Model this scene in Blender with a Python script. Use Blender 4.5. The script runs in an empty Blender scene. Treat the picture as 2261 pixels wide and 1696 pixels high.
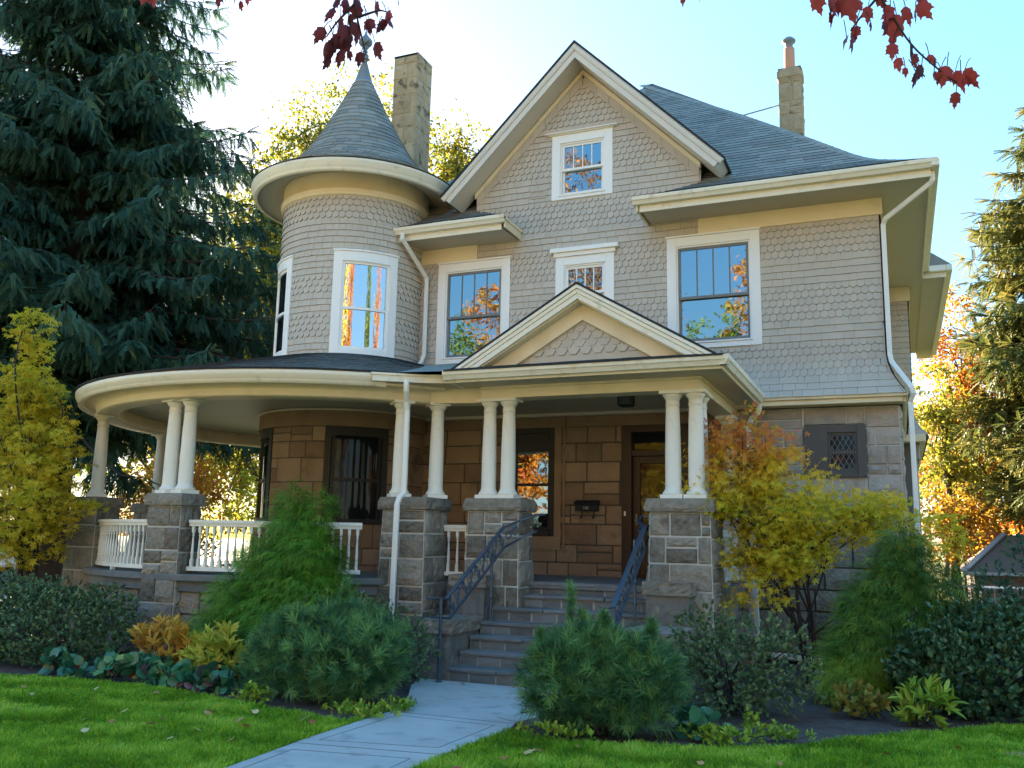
SKY_STRENGTH = 0.12
EXPOSURE = 3.82
SKY_GAMMA = 0.12
SKY_SAT = 6.1
SKY_HUE = 0.508
import bpy, math, random
import numpy as np
from mathutils import Vector, Matrix
from math import radians, sin, cos, pi, sqrt, atan2

random.seed(11)
RNG = np.random.default_rng(11)
SC = bpy.context.scene
COL = SC.collection

# ------------------------------------------------------------------ objects
def tag(o, label=None, cat=None, group=None, kind=None):
    if label: o['label'] = label
    if cat: o['category'] = cat
    if group: o['group'] = group
    if kind: o['kind'] = kind
    return o

def thing(name, label, cat, loc=(0, 0, 0), group=None, rz=0.0):
    o = bpy.data.objects.new(name, None)
    o.empty_display_size = 0.3
    o.location = loc
    o.rotation_euler = (0, 0, rz)
    COL.objects.link(o)
    return tag(o, label, cat, group)

def link(name, me, parent=None, label=None):
    o = bpy.data.objects.new(name, me)
    COL.objects.link(o)
    if parent is not None:
        o.parent = parent
        # the meshes are built in world coordinates: keep them there
        o.matrix_parent_inverse = world_of(parent).inverted()
    if label: o['label'] = label
    return o

def world_of(o):
    m = Matrix.LocRotScale(o.location, o.rotation_euler, o.scale)
    if o.parent is not None:
        m = world_of(o.parent) @ o.matrix_parent_inverse @ m
    return m

class MB:
    """collects faces; every face has a tone (0..1) and a material slot"""
    def __init__(self):
        self.v = []; self.f = []; self.t = []; self.m = []; self.sm = []
    def add(self, verts, faces, tone=0.5, mi=0, smooth=False):
        b = len(self.v)
        self.v.extend([tuple(map(float, p)) for p in verts])
        for f in faces:
            self.f.append([b + i for i in f]); self.t.append(tone); self.m.append(mi); self.sm.append(smooth)
    def box(self, x0, x1, y0, y1, z0, z1, tone=0.5, mi=0):
        v = [(x0,y0,z0),(x1,y0,z0),(x1,y1,z0),(x0,y1,z0),(x0,y0,z1),(x1,y0,z1),(x1,y1,z1),(x0,y1,z1)]
        self.add(v, [(0,3,2,1),(4,5,6,7),(0,1,5,4),(1,2,6,5),(2,3,7,6),(3,0,4,7)], tone, mi)
    def hexa(self, b, t, tone=0.5, mi=0):
        """b, t: two rings of n points"""
        n = len(b)
        v = list(b) + list(t)
        f = [tuple(range(n-1, -1, -1)), tuple(range(n, 2*n))]
        f += [(i, (i+1) % n, n + (i+1) % n, n + i) for i in range(n)]
        self.add(v, f, tone, mi)
    def prism_y(self, poly, y0, y1, tone=0.5, mi=0):
        """poly: (x, z) counter-clockwise seen from the front (-y)"""
        self.hexa([(x, y1, z) for x, z in poly], [(x, y0, z) for x, z in poly], tone, mi)
    def prism_x(self, poly, x0, x1, tone=0.5, mi=0):
        """poly: (y, z)"""
        self.hexa([(x0, y, z) for y, z in poly], [(x1, y, z) for y, z in poly], tone, mi)
    def prism_z(self, poly, z0, z1, tone=0.5, mi=0):
        self.hexa([(x, y, z0) for x, y in poly], [(x, y, z1) for x, y in poly], tone, mi)
    def revolve(self, prof, c, a0=0, a1=360, n=24, smooth=True, tone=0.5, mi=0, zoff=0.0, close=False):
        """prof: (r, z) list; c: (x, y); angles in degrees"""
        full = abs(a1 - a0 - 360) < 1e-6
        k = n if full else n + 1
        v = []
        for i in range(k):
            a = radians(a0 + (a1 - a0) * i / n)
            for r, z in prof:
                v.append((c[0] + r*cos(a), c[1] + r*sin(a), z + zoff))
        m = len(prof); f = []
        segs = m if close else m - 1
        for i in range(n):
            j = (i + 1) % k
            for q in range(segs):
                q2 = (q + 1) % m
                f.append((i*m + q, j*m + q, j*m + q2, i*m + q2))
        self.add(v, f, tone, mi, smooth)
        if close and not full:
            self.add(v[:m], [tuple(range(m))], tone, mi)
            self.add(v[-m:], [tuple(range(m-1, -1, -1))], tone, mi)
    def tube(self, path, r, n=8, tone=0.5, mi=0, smooth=True, caps=True):
        path = [np.array(p, float) for p in path]
        rs = r if hasattr(r, '__len__') else [r]*len(path)
        t = []
        for i in range(len(path)):
            a = path[max(i-1, 0)]; b = path[min(i+1, len(path)-1)]
            d = b - a; d = d/(np.linalg.norm(d) + 1e-9); t.append(d)
        up = np.array([0, 0, 1.0]) if abs(t[0][2]) < 0.9 else np.array([1.0, 0, 0])
        v = []
        for i, p in enumerate(path):
            s = np.cross(t[i], up); s /= (np.linalg.norm(s) + 1e-9)
            up = np.cross(s, t[i])
            for k in range(n):
                a = 2*pi*k/n
                v.append(p + rs[i]*(cos(a)*s + sin(a)*up))
        f = []
        for i in range(len(path)-1):
            for k in range(n):
                f.append((i*n + k, i*n + (k+1) % n, (i+1)*n + (k+1) % n, (i+1)*n + k))
        self.add(v, f, tone, mi, smooth)
        if caps:
            self.add(v[:n], [tuple(range(n))], tone, mi)
            self.add(v[-n:], [tuple(range(n-1, -1, -1))], tone, mi)
    def bar(self, path, w, h, tone=0.5, mi=0, up=(0, 0, 1)):
        """flat bar along a path: w sideways, h upwards"""
        path = [np.array(p, float) for p in path]; up = np.array(up, float)
        v = []
        for i, p in enumerate(path):
            a = path[max(i-1, 0)]; b = path[min(i+1, len(path)-1)]
            d = b - a; d /= (np.linalg.norm(d) + 1e-9)
            s = np.cross(d, up); s /= (np.linalg.norm(s) + 1e-9); u = np.cross(s, d)
            for sw, sh in ((-1, -1), (1, -1), (1, 1), (-1, 1)):
                v.append(p + s*sw*w/2 + u*sh*h/2)
        f = [(0, 1, 2, 3)]
        for i in range(len(path)-1):
            for k in range(4):
                f.append((i*4 + k, (i+1)*4 + k, (i+1)*4 + (k+1) % 4, i*4 + (k+1) % 4))
        e = (len(path)-1)*4
        f.append((e+3, e+2, e+1, e))
        self.add(v, f, tone, mi)
    def mesh(self, name, mats):
        me = bpy.data.meshes.new(name)
        me.from_pydata(self.v, [], self.f)
        for m in (mats if isinstance(mats, (list, tuple)) else [mats]): me.materials.append(m)
        a = me.attributes.new('tone', 'FLOAT', 'FACE')
        a.data.foreach_set('value', np.array(self.t, np.float32))
        me.polygons.foreach_set('material_index', np.array(self.m, np.int32))
        me.polygons.foreach_set('use_smooth', np.array(self.sm, bool))
        me.validate(); me.update()
        return me
    def obj(self, name, mats, parent=None, bevel=0.0, label=None, weld=False):
        o = link(name, self.mesh(name, mats), parent, label)
        if bevel:
            b = o.modifiers.new('bevel', 'BEVEL'); b.width = bevel; b.segments = 1
            b.limit_method = 'ANGLE'; b.angle_limit = radians(40)
        return o

def bulk(name, V, F, tone, mats, parent=None, mi=None, smooth=False, label=None):
    """V (n,3); F list of index arrays (k, m); tone per vertex"""
    me = bpy.data.meshes.new(name)
    V = np.asarray(V, np.float32)
    me.vertices.add(len(V)); me.vertices.foreach_set('co', V.ravel())
    loops = np.concatenate([f.ravel() for f in F]).astype(np.int32)
    tot = np.concatenate([np.full(len(f), f.shape[1], np.int32) for f in F])
    start = np.concatenate([[0], np.cumsum(tot)[:-1]]).astype(np.int32)
    me.loops.add(len(loops)); me.polygons.add(len(tot))
    me.loops.foreach_set('vertex_index', loops)
    me.polygons.foreach_set('loop_start', start)
    try: me.polygons.foreach_set('loop_total', tot)
    except Exception: pass
    for m in (mats if isinstance(mats, (list, tuple)) else [mats]): me.materials.append(m)
    if mi is not None: me.polygons.foreach_set('material_index', np.asarray(mi, np.int32))
    if smooth: me.polygons.foreach_set('use_smooth', np.ones(len(tot), bool))
    a = me.attributes.new('tone', 'FLOAT', 'POINT'); a.data.foreach_set('value', np.asarray(tone, np.float32))
    me.update(calc_edges=True); me.validate()
    return link(name, me, parent, label)

def unit(a):
    return a/(np.linalg.norm(a, axis=-1, keepdims=True) + 1e-9)

def frames(axis, normal):
    """rotation matrices with local y = axis, local z ~ normal"""
    y = unit(axis); x = unit(np.cross(y, normal)); z = np.cross(x, y)
    return np.stack([x, y, z], -1)

def scatter(name, tv, tf, pos, axis, normal, scale, tone, mats, parent=None, label=None, bend=None, jit=0.0):
    """one mesh out of many copies of a small template (tv verts, tf quads/tris with the same length)"""
    n = len(pos); tv = np.asarray(tv, float); k = len(tv)
    R = frames(np.asarray(axis, float), np.asarray(normal, float))
    sc = np.asarray(scale, float)
    if sc.ndim == 1: sc = np.repeat(sc[:, None], 3, 1)
    P = np.broadcast_to(tv, (n, k, 3))*sc[:, None, :]
    if jit: P = P*(1 + RNG.uniform(-jit, jit, (n, k, 1)))
    V = np.einsum('nij,nkj->nki', R, P) + np.asarray(pos, float)[:, None, :]
    groups = {}
    for f in tf: groups.setdefault(len(f), []).append(f)
    F = []
    off = (np.arange(n)*k)[:, None, None]
    for m, fs in groups.items():
        F.append((np.array(fs)[None] + off).reshape(-1, m))
    T = np.repeat(np.asarray(tone, float), k)
    return bulk(name, V.reshape(-1, 3), F, T, mats, parent, label=label)

# ------------------------------------------------------------------ materials
def mat(name):
    m = bpy.data.materials.new(name); m.use_nodes = True
    nt = m.node_tree; nt.nodes.clear()
    out = nt.nodes.new('ShaderNodeOutputMaterial')
    return m, nt, out

def N(nt, typ, **kw):
    n = nt.nodes.new(typ)
    for k, v in kw.items():
        if k.startswith('i_'): n.inputs[k[2:].replace('_', ' ')].default_value = v
        else: setattr(n, k, v)
    return n

def ramp(nt, stops):
    r = nt.nodes.new('ShaderNodeValToRGB'); e = r.color_ramp.elements
    while len(e) < len(stops): e.new(0.5)
    for el, (p, c) in zip(e, stops): el.position = p; el.color = (*c, 1)
    return r

def surface(name, c1, c2, rough=0.7, scale=6.0, tone_amt=0.5, noise_amt=0.5, bump=0.0, bump_scale=40.0, c3=None, stain=None, spec=0.3, detail=6, bump_dist=0.01, stretch=None):
    """base colour between c1 and c2 by the face tone plus noise; optional stain colour in patches; noise bump"""
    m, nt, out = mat(name); L = nt.links.new
    tc = N(nt, 'ShaderNodeTexCoord')
    vec = tc.outputs['Object']
    if stretch:
        mp = N(nt, 'ShaderNodeMapping'); mp.inputs['Scale'].default_value = stretch
        L(vec, mp.inputs['Vector']); vec = mp.outputs['Vector']
    at = N(nt, 'ShaderNodeAttribute', attribute_name='tone')
    no = N(nt, 'ShaderNodeTexNoise'); no.inputs['Scale'].default_value = scale; no.inputs['Detail'].default_value = detail
    L(vec, no.inputs['Vector'])
    a = N(nt, 'ShaderNodeMath', operation='MULTIPLY_ADD'); a.inputs[1].default_value = tone_amt; a.inputs[2].default_value = 0.5 - 0.5*tone_amt
    L(at.outputs['Fac'], a.inputs[0])
    b = N(nt, 'ShaderNodeMath', operation='MULTIPLY_ADD'); b.inputs[1].default_value = noise_amt; b.inputs[2].default_value = -0.5*noise_amt
    L(no.outputs['Fac'], b.inputs[0])
    s = N(nt, 'ShaderNodeMath', operation='ADD'); L(a.outputs[0], s.inputs[0]); L(b.outputs[0], s.inputs[1])
    st = [(0.0, c1), (1.0, c2)] if c3 is None else [(0.0, c1), (0.5, c3), (1.0, c2)]
    rp = ramp(nt, st); L(s.outputs[0], rp.inputs['Fac'])
    col = rp.outputs['Color']
    if stain:
        sc_, lo, hi, sv = stain
        n2 = N(nt, 'ShaderNodeTexNoise'); n2.inputs['Scale'].default_value = sc_; n2.inputs['Detail'].default_value = 8
        L(vec, n2.inputs['Vector'])
        mr = N(nt, 'ShaderNodeMapRange'); mr.inputs['From Min'].default_value = lo; mr.inputs['From Max'].default_value = hi
        L(n2.outputs['Fac'], mr.inputs['Value'])
        mx = N(nt, 'ShaderNodeMix', data_type='RGBA'); L(mr.outputs[0], mx.inputs[0]); L(col, mx.inputs[6]); mx.inputs[7].default_value = (*sv, 1)
        col = mx.outputs[2]
    p = N(nt, 'ShaderNodeBsdfPrincipled'); p.inputs['Roughness'].default_value = rough; p.inputs['Specular IOR Level'].default_value = spec
    L(col, p.inputs['Base Color'])
    if bump:
        n3 = N(nt, 'ShaderNodeTexNoise'); n3.inputs['Scale'].default_value = bump_scale; n3.inputs['Detail'].default_value = 8
        L(vec, n3.inputs['Vector'])
        bp = N(nt, 'ShaderNodeBump'); bp.inputs['Strength'].default_value = bump; bp.inputs['Distance'].default_value = bump_dist
        L(n3.outputs['Fac'], bp.inputs['Height']); L(bp.outputs['Normal'], p.inputs['Normal'])
    L(p.outputs[0], out.inputs['Surface'])
    return m

def foliage(name, stops, trans=0.35, rough=0.6, spec=0.25):
    """leaf: colour ramp over the tone attribute, light passes through"""
    m, nt, out = mat(name); L = nt.links.new
    at = N(nt, 'ShaderNodeAttribute', attribute_name='tone')
    rp = ramp(nt, stops); L(at.outputs['Fac'], rp.inputs['Fac'])
    p = N(nt, 'ShaderNodeBsdfPrincipled'); p.inputs['Roughness'].default_value = rough; p.inputs['Specular IOR Level'].default_value = spec
    L(rp.outputs['Color'], p.inputs['Base Color'])
    t = N(nt, 'ShaderNodeBsdfTranslucent')
    L(rp.outputs['Color'], t.inputs['Color'])
    mx = N(nt, 'ShaderNodeMixShader'); mx.inputs[0].default_value = trans
    L(p.outputs[0], mx.inputs[1]); L(t.outputs[0], mx.inputs[2]); L(mx.outputs[0], out.inputs['Surface'])
    return m

def glass(name, refl=0.5, wavy=0.0, ior=1.5, dark=(0.012, 0.013, 0.014), wscale=(3, 3, 1), tint=(1, 1, 1)):
    m, nt, out = mat(name); L = nt.links.new
    d = N(nt, 'ShaderNodeBsdfDiffuse'); d.inputs['Color'].default_value = (*dark, 1)
    g = N(nt, 'ShaderNodeBsdfGlossy'); g.inputs['Roughness'].default_value = 0.015; g.inputs['Color'].default_value = (*tint, 1)
    fr = N(nt, 'ShaderNodeFresnel'); fr.inputs['IOR'].default_value = ior
    mm = N(nt, 'ShaderNodeMath', operation='MAXIMUM'); mm.inputs[1].default_value = refl; L(fr.outputs[0], mm.inputs[0])
    mx = N(nt, 'ShaderNodeMixShader'); L(mm.outputs[0], mx.inputs[0]); L(d.outputs[0], mx.inputs[1]); L(g.outputs[0], mx.inputs[2])
    if wavy:
        tc = N(nt, 'ShaderNodeTexCoord'); mp = N(nt, 'ShaderNodeMapping'); mp.inputs['Scale'].default_value = wscale
        L(tc.outputs['Object'], mp.inputs['Vector'])
        no = N(nt, 'ShaderNodeTexNoise'); no.inputs['Scale'].default_value = 2.2; no.inputs['Detail'].default_value = 1.5
        L(mp.outputs['Vector'], no.inputs['Vector'])
        bp = N(nt, 'ShaderNodeBump'); bp.inputs['Strength'].default_value = wavy; bp.inputs['Distance'].default_value = 0.02
        L(no.outputs['Fac'], bp.inputs['Height']); L(bp.outputs['Normal'], g.inputs['Normal'])
    L(mx.outputs[0], out.inputs['Surface'])
    return m

M = {}
M['siding'] = surface('siding_paint', (0.45, 0.37, 0.288), (0.59, 0.488, 0.382), rough=0.55, scale=1.6, tone_amt=0.35, noise_amt=0.9, bump=0.25, bump_scale=60, stretch=(1, 1, 0.2), bump_dist=0.004)
M['butt'] = surface('shingle_butt_shade', (0.05, 0.04, 0.03), (0.08, 0.062, 0.048), rough=0.9)  # dark butts: the shadow line under each shingle row is put into the colour
M['siding_back'] = surface('siding_backing', (0.12, 0.105, 0.09), (0.14, 0.12, 0.10))
M['cream'] = surface('cream_trim_paint', (0.72, 0.56, 0.35), (0.86, 0.70, 0.46), rough=0.5, scale=2.0, tone_amt=0.4, noise_amt=0.9, bump=0.15, bump_scale=30, bump_dist=0.003, stain=(1.6, .55, .85, (.58, .45, .28)))
M['barge'] = surface('bargeboard_paint', (0.62, 0.53, 0.43), (0.72, 0.63, 0.52), rough=0.5, scale=2.5, noise_amt=0.5, bump=0.12, bump_scale=30, bump_dist=0.003)
M['soffit'] = surface('soffit_paint', (0.52, 0.43, 0.31), (0.60, 0.50, 0.37), rough=0.6, scale=2, noise_amt=0.6)
M['white'] = surface('white_window_paint', (0.84, 0.775, 0.70), (0.90, 0.84, 0.77), rough=0.45, scale=4, noise_amt=0.5, bump=0.1, bump_scale=30, bump_dist=0.003)
M['column'] = surface('column_paint', (0.76, 0.69, 0.58), (0.86, 0.79, 0.68), rough=0.5, scale=3, noise_amt=0.7, stain=(5, .6, .85, (.60, .53, .42)), bump=.12, bump_scale=40, bump_dist=.003)
M['sash_grey'] = surface('grey_sash_paint', (0.17, 0.16, 0.15), (0.23, 0.22, 0.21), rough=0.5)
M['gutter'] = surface('gutter_paint', (0.76, 0.66, 0.50), (0.86, 0.76, 0.60), rough=0.35, scale=2, noise_amt=0.5, stain=(5, 0.58, 0.85, (0.50, 0.41, 0.28)))
M['pipe'] = surface('downspout_paint', (0.78, 0.72, 0.64), (0.86, 0.80, 0.72), rough=0.35, scale=3, noise_amt=0.5)
M['asphalt_shingle'] = surface('asphalt_shingle', (0.16, 0.15, 0.125), (0.36, 0.335, 0.28), rough=0.9, scale=30, tone_amt=0.5, noise_amt=0.5, bump=0.5, bump_scale=180, bump_dist=0.006, spec=0.15)
M['roof_edge'] = surface('dark_roof_edge', (0.025, 0.025, 0.027), (0.04, 0.04, 0.042), rough=0.9)
M['lead'] = surface('blue_grey_metal', (0.14, 0.16, 0.18), (0.22, 0.24, 0.265), rough=0.45, scale=8, noise_amt=0.6)
M['stone_grey'] = surface('grey_basalt_ashlar', (0.11, 0.088, 0.066), (0.37, 0.305, 0.235), rough=0.9, scale=10, tone_amt=0.6, noise_amt=0.9, bump=0.8, bump_scale=18, bump_dist=0.05, stain=(3.0, 0.58, 0.75, (0.16, 0.115, 0.08)), spec=0.15)
M['stone_pale'] = surface('pale_grey_ashlar', (0.26, 0.21, 0.175), (0.52, 0.43, 0.36), rough=0.9, scale=6, tone_amt=0.5, noise_amt=0.7, bump=0.6, bump_scale=20, bump_dist=0.03, stain=(2.5, 0.58, 0.75, (0.25, 0.165, 0.12)), spec=0.15)
M['stone_brown'] = surface('brown_sandstone', (0.19, 0.115, 0.068), (0.40, 0.26, 0.16), rough=0.9, scale=3, tone_amt=0.6, noise_amt=0.6, bump=0.7, bump_scale=16, bump_dist=0.03, stain=(1.6, 0.6, 0.8, (0.12, 0.075, 0.045)), spec=0.15)
M['chimney'] = surface('stained_chimney_stone', (0.27, 0.185, 0.10), (0.52, 0.39, 0.24), rough=0.95, scale=5, tone_amt=0.35, noise_amt=0.9, bump=0.6, bump_scale=18, bump_dist=0.03, stain=(4.0, 0.57, 0.68, (0.12, 0.09, 0.055)), spec=0.1)
M['mortar'] = surface('pale_mortar', (0.42, 0.38, 0.33), (0.60, 0.55, 0.49), rough=0.95, scale=10)
M['mortar_dark'] = surface('dark_mortar', (0.075, 0.058, 0.042), (0.11, 0.085, 0.062), rough=0.95)
M['mortar_mid'] = surface('dirty_mortar', (0.17, 0.15, 0.13), (0.42, 0.38, 0.33), rough=0.95, scale=4, noise_amt=1.2)
M['slate'] = surface('blue_slate', (0.085, 0.083, 0.082), (0.21, 0.203, 0.195), rough=0.7, scale=5, tone_amt=0.5, noise_amt=0.8, bump=0.35, bump_scale=30, bump_dist=0.01, stain=(6, 0.62, 0.75, (0.22, 0.19, 0.16)))
M['step_stone'] = surface('step_riser_block', (0.08, 0.077, 0.073), (0.24, 0.225, 0.205), rough=0.85, scale=6, tone_amt=0.6, noise_amt=0.7, bump=0.5, bump_scale=30, bump_dist=0.012, stain=(5, 0.6, 0.78, (0.22, 0.19, 0.155)))
M['weathered'] = surface('weathered_block', (0.085, 0.075, 0.066), (0.23, 0.195, 0.16), rough=0.9, scale=4, tone_amt=0.4, noise_amt=0.9, bump=0.6, bump_scale=16, bump_dist=0.03, stain=(3.5, 0.58, 0.7, (0.32, 0.26, 0.19)))
M['iron'] = surface('blue_black_iron', (0.02, 0.032, 0.05), (0.045, 0.065, 0.095), rough=0.3, scale=12, spec=0.8)
M['black'] = surface('black_metal', (0.008, 0.008, 0.009), (0.016, 0.016, 0.017), rough=0.45)
M['dark_wood'] = surface('dark_window_wood', (0.016, 0.012, 0.010), (0.03, 0.022, 0.018), rough=0.5)
M['door_wood'] = surface('dark_red_door_wood', (0.030, 0.012, 0.009), (0.055, 0.022, 0.016), rough=0.4, scale=8, stretch=(1, 1, 0.15))
M['grey_brown'] = surface('grey_brown_casing', (0.075, 0.062, 0.056), (0.11, 0.093, 0.083), rough=0.6)
M['interior'] = surface('dark_room', (0.012, 0.011, 0.010), (0.02, 0.018, 0.016))
M['terracotta'] = surface('terracotta_flue', (0.50, 0.20, 0.10), (0.62, 0.27, 0.14), rough=0.8, scale=8)
M['bronze'] = surface('dull_brass', (0.25, 0.19, 0.09), (0.35, 0.27, 0.13), rough=0.35)
M['lettering'] = surface('faded_number_paint', (0.42, 0.38, 0.30), (0.5, 0.46, 0.38), rough=0.6)
M['glass'] = glass('window_glass', 0.30, wavy=0.07, wscale=(1, 1, 1), tint=(.70, .92, 1.0))
M['glass_old'] = glass('old_wavy_tower_glass', 0.45, wavy=0.25, wscale=(2.2, 2.2, 0.22))
M['glass_dark'] = glass('dark_porch_glass', 0.012, wavy=0.05, ior=1.2)
M['bark'] = surface('grey_brown_bark', (0.035, 0.025, 0.018), (0.10, 0.075, 0.055), rough=0.95, scale=14, noise_amt=1.0, bump=0.7, bump_scale=30, bump_dist=0.02, stretch=(1, 1, 0.25))
M['bark_red'] = surface('red_brown_bark', (0.035, 0.024, 0.018), (0.085, 0.058, 0.042), rough=0.95, scale=14, noise_amt=1.0, bump=0.6, bump_scale=30, bump_dist=0.02, stretch=(1, 1, 0.25))
M['twig'] = surface('dark_twig', (0.025, 0.018, 0.016), (0.05, 0.035, 0.03), rough=0.8)
# ------------------------------------------------------------------ shingles, ashlar
def shingles(mb, mp, v0, v1, urange, expo, style, w=0.115, holes=(), d0=0.003, d1=0.028, mi=0, lap=1.75, wr=(0.10, 0.34), bmi=1):
    """rows of shingles from v1 (top) down to v0. mp(u, v, d) -> point. urange(v) -> (u0, u1).
    style(row) -> 'S' straight random widths, 'F' fish scale, 'H' half hexagon"""
    row = 0; vb = v1 - expo
    while vb > v0 - expo*0.5:
        st = style(row)
        u0, u1 = urange(vb + expo*0.5)
        if u1 - u0 > 0.03:
            u = u0 - (RNG.random()*w if st == 'S' else (w/2 if row % 2 else 0))
            while u < u1:
                ww = RNG.uniform(*wr) if st == 'S' else w
                a, b = u, u + ww
                u = b
                a = max(a, u0); b = min(b, u1)
                if b - a < 0.02: continue
                vm = vb + expo*0.5
                parts = [(a, b)]
                for hu0, hu1, hv0, hv1 in holes:
                    if hv0 < vm < hv1:
                        nxt = []
                        for p, q in parts:
                            if q <= hu0 or p >= hu1: nxt.append((p, q)); continue
                            if p < hu0 - 0.01: nxt.append((p, hu0))
                            if q > hu1 + 0.01: nxt.append((hu1, q))
                        parts = nxt
                for p, q in parts:
                    shingle(mb, mp, p + 0.0015, q - 0.0015, vb, expo, st if (q - p) > 0.8*ww else 'S', d0, d1, mi, lap, bmi)
        vb -= expo; row += 1

def shingle(mb, mp, a, b, vb, expo, st, d0, d1, mi, lap, bmi=1):
    top = vb + expo*lap; L = top - vb
    t = RNG.random()
    jv = RNG.uniform(-0.004, 0.004); dj = RNG.uniform(-0.001, 0.0015)
    w = b - a
    if st == 'F':
        r = w/2; c = (a + b)/2
        out = [(c + r*cos(x), vb + r + r*sin(x)) for x in np.linspace(pi, 2*pi, 8)]
    elif st == 'H':
        out = [(a, vb + w*0.42), (a + w*0.26, vb), (b - w*0.26, vb), (b, vb + w*0.42)]
    else:
        n = 1 if w < 0.09 else 3
        out = [(a + (b - a)*i/n, vb + jv) for i in range(n+1)]
    poly = [(a, top)] + out + [(b, top)]
    f = lambda u, v, dd=0.0: mp(u, v, d0 + (d1 + dj - d0)*(top - v)/L + dd)
    front = [f(u, v) for u, v in poly]
    back = [f(u, v, -0.026) for u, v in poly]
    n = len(poly)
    mb.add(front, [tuple(range(n))], t, mi)
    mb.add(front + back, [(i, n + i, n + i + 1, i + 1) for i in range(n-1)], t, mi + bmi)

def ashlar(mb, mp, u0, u1, v0, v1, courses, wr=(0.3, 0.6), holes=(), bulge=0.03, joint=0.012, nx=5, ny=3, mi=0, mim=1, rough=1.0, split=0.25, backing=True, seed=None):
    """coursed rock-faced blocks over a mortar backing. mp(u, v, d) -> point"""
    rg = np.random.default_rng(seed) if seed is not None else RNG
    if backing:
        nu = max(1, int((u1-u0)/0.25)); 
        us = np.linspace(u0, u1, nu+1)
        cuts = sorted(set([v0, v1] + [h[2] for h in holes] + [h[3] for h in holes]))
        cuts = [c for c in cuts if v0 <= c <= v1]
        ucuts = sorted(set(list(us) + [h[0] for h in holes] + [h[1] for h in holes]))
        ucuts = [c for c in ucuts if u0 <= c <= u1]
        for i in range(len(ucuts)-1):
            for j in range(len(cuts)-1):
                um, vm = (ucuts[i]+ucuts[i+1])/2, (cuts[j]+cuts[j+1])/2
                if any(h[0] < um < h[1] and h[2] < vm < h[3] for h in holes): continue
                mb.add([mp(ucuts[i], cuts[j], 0), mp(ucuts[i+1], cuts[j], 0), mp(ucuts[i+1], cuts[j+1], 0), mp(ucuts[i], cuts[j+1], 0)], [(0, 1, 2, 3)], rg.random(), mim)
    v = v0; k = 0
    while v < v1 - 0.04:
        h = courses[k % len(courses)]*rg.uniform(0.94, 1.06); k += 1
        if v + h > v1 - 0.09: h = v1 - v
        u = u0 - 0.0
        first = True
        while u < u1 - 0.02:
            w = rg.uniform(*wr)*(rg.uniform(0.5, 1) if first else 1); first = False
            if u + w > u1 - wr[0]*0.45: w = u1 - u
            cells = [(u, u + w, v, v + h)]
            if h > 0.24 and rg.random() < split:
                q = v + h*rg.uniform(0.4, 0.6); cells = [(u, u + w, v, q), (u, u + w, q, v + h)]
            for a, b, c, d in cells:
                todo = [(a, b, c, d)]
                for H in holes:
                    nxt = []
                    for (a_, b_, c_, d_) in todo:
                        if b_ <= H[0] or a_ >= H[1] or d_ <= H[2] or c_ >= H[3]: nxt.append((a_, b_, c_, d_)); continue
                        if a_ < H[0]: nxt.append((a_, H[0], c_, d_))
                        if b_ > H[1]: nxt.append((H[1], b_, c_, d_))
                        a2, b2 = max(a_, H[0]), min(b_, H[1])
                        if c_ < H[2]: nxt.append((a2, b2, c_, H[2]))
                        if d_ > H[3]: nxt.append((a2, b2, H[3], d_))
                    todo = nxt
                for q in todo:
                    if q[1]-q[0] > 0.05 and q[3]-q[2] > 0.05: stone(mb, mp, *q, bulge, joint, nx, ny, mi, rg, rough)
            u += w
        v += h

def stone(mb, mp, a, b, c, d, bulge, joint, nx, ny, mi, rg, rough=1.0):
    a += joint/2; b -= joint/2; c += joint/2; d -= joint/2
    bl = bulge*rg.uniform(0.6, 1.25); tl = rg.uniform(-0.4, 0.4); tm = rg.uniform(-0.4, 0.4)
    us = np.concatenate([[a, a + 0.012], np.linspace(a, b, nx)[1:-1], [b - 0.012, b]])
    vs = np.concatenate([[c, c + 0.012], np.linspace(c, d, ny)[1:-1], [d - 0.012, d]])
    nu, nv = len(us), len(vs)
    pts = []
    for j, v in enumerate(vs):
        for i, u in enumerate(us):
            if i in (0, nu-1) or j in (0, nv-1): dd = -0.006
            else:
                x = (u - a)/(b - a)*2 - 1; y = (v - c)/(d - c)*2 - 1
                e = 1 - 0.35*max(abs(x), abs(y))**3
                dd = bl*e*(1 + 0.35*tl*x + 0.35*tm*y) + rough*bulge*rg.uniform(-0.35, 0.35)
                if i in (1, nu-2) or j in (1, nv-2): dd = min(dd, bl*0.55) if rough else dd
            pts.append(mp(u, v, dd))
    f = [(j*nu + i, j*nu + i + 1, (j+1)*nu + i + 1, (j+1)*nu + i) for j in range(nv-1) for i in range(nu-1)]
    mb.add(pts, f, rg.random(), mi)

def wall_grid(mb, mp, u0, u1, v0, v1, holes, thick, nu_step=None, mi=0, reveal=0.12):
    """backing wall with openings and reveals"""
    us = [u0, u1] + [x for h in holes for x in h[:2]]
    if nu_step: us += list(np.arange(u0, u1, nu_step))
    us = sorted(set(round(x, 5) for x in us if u0 - 1e-6 <= x <= u1 + 1e-6))
    vs = sorted(set(round(x, 5) for x in [v0, v1] + [x for h in holes for x in h[2:]] if v0 - 1e-6 <= x <= v1 + 1e-6))
    for i in range(len(us)-1):
        for j in range(len(vs)-1):
            um, vm = (us[i]+us[i+1])/2, (vs[j]+vs[j+1])/2
            if any(h[0] < um < h[1] and h[2] < vm < h[3] for h in holes): continue
            c = [(us[i], vs[j]), (us[i+1], vs[j]), (us[i+1], vs[j+1]), (us[i], vs[j+1])]
            mb.hexa([mp(u, v, -thick) for u, v in c], [mp(u, v, 0) for u, v in c], 0.5, mi)

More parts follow.
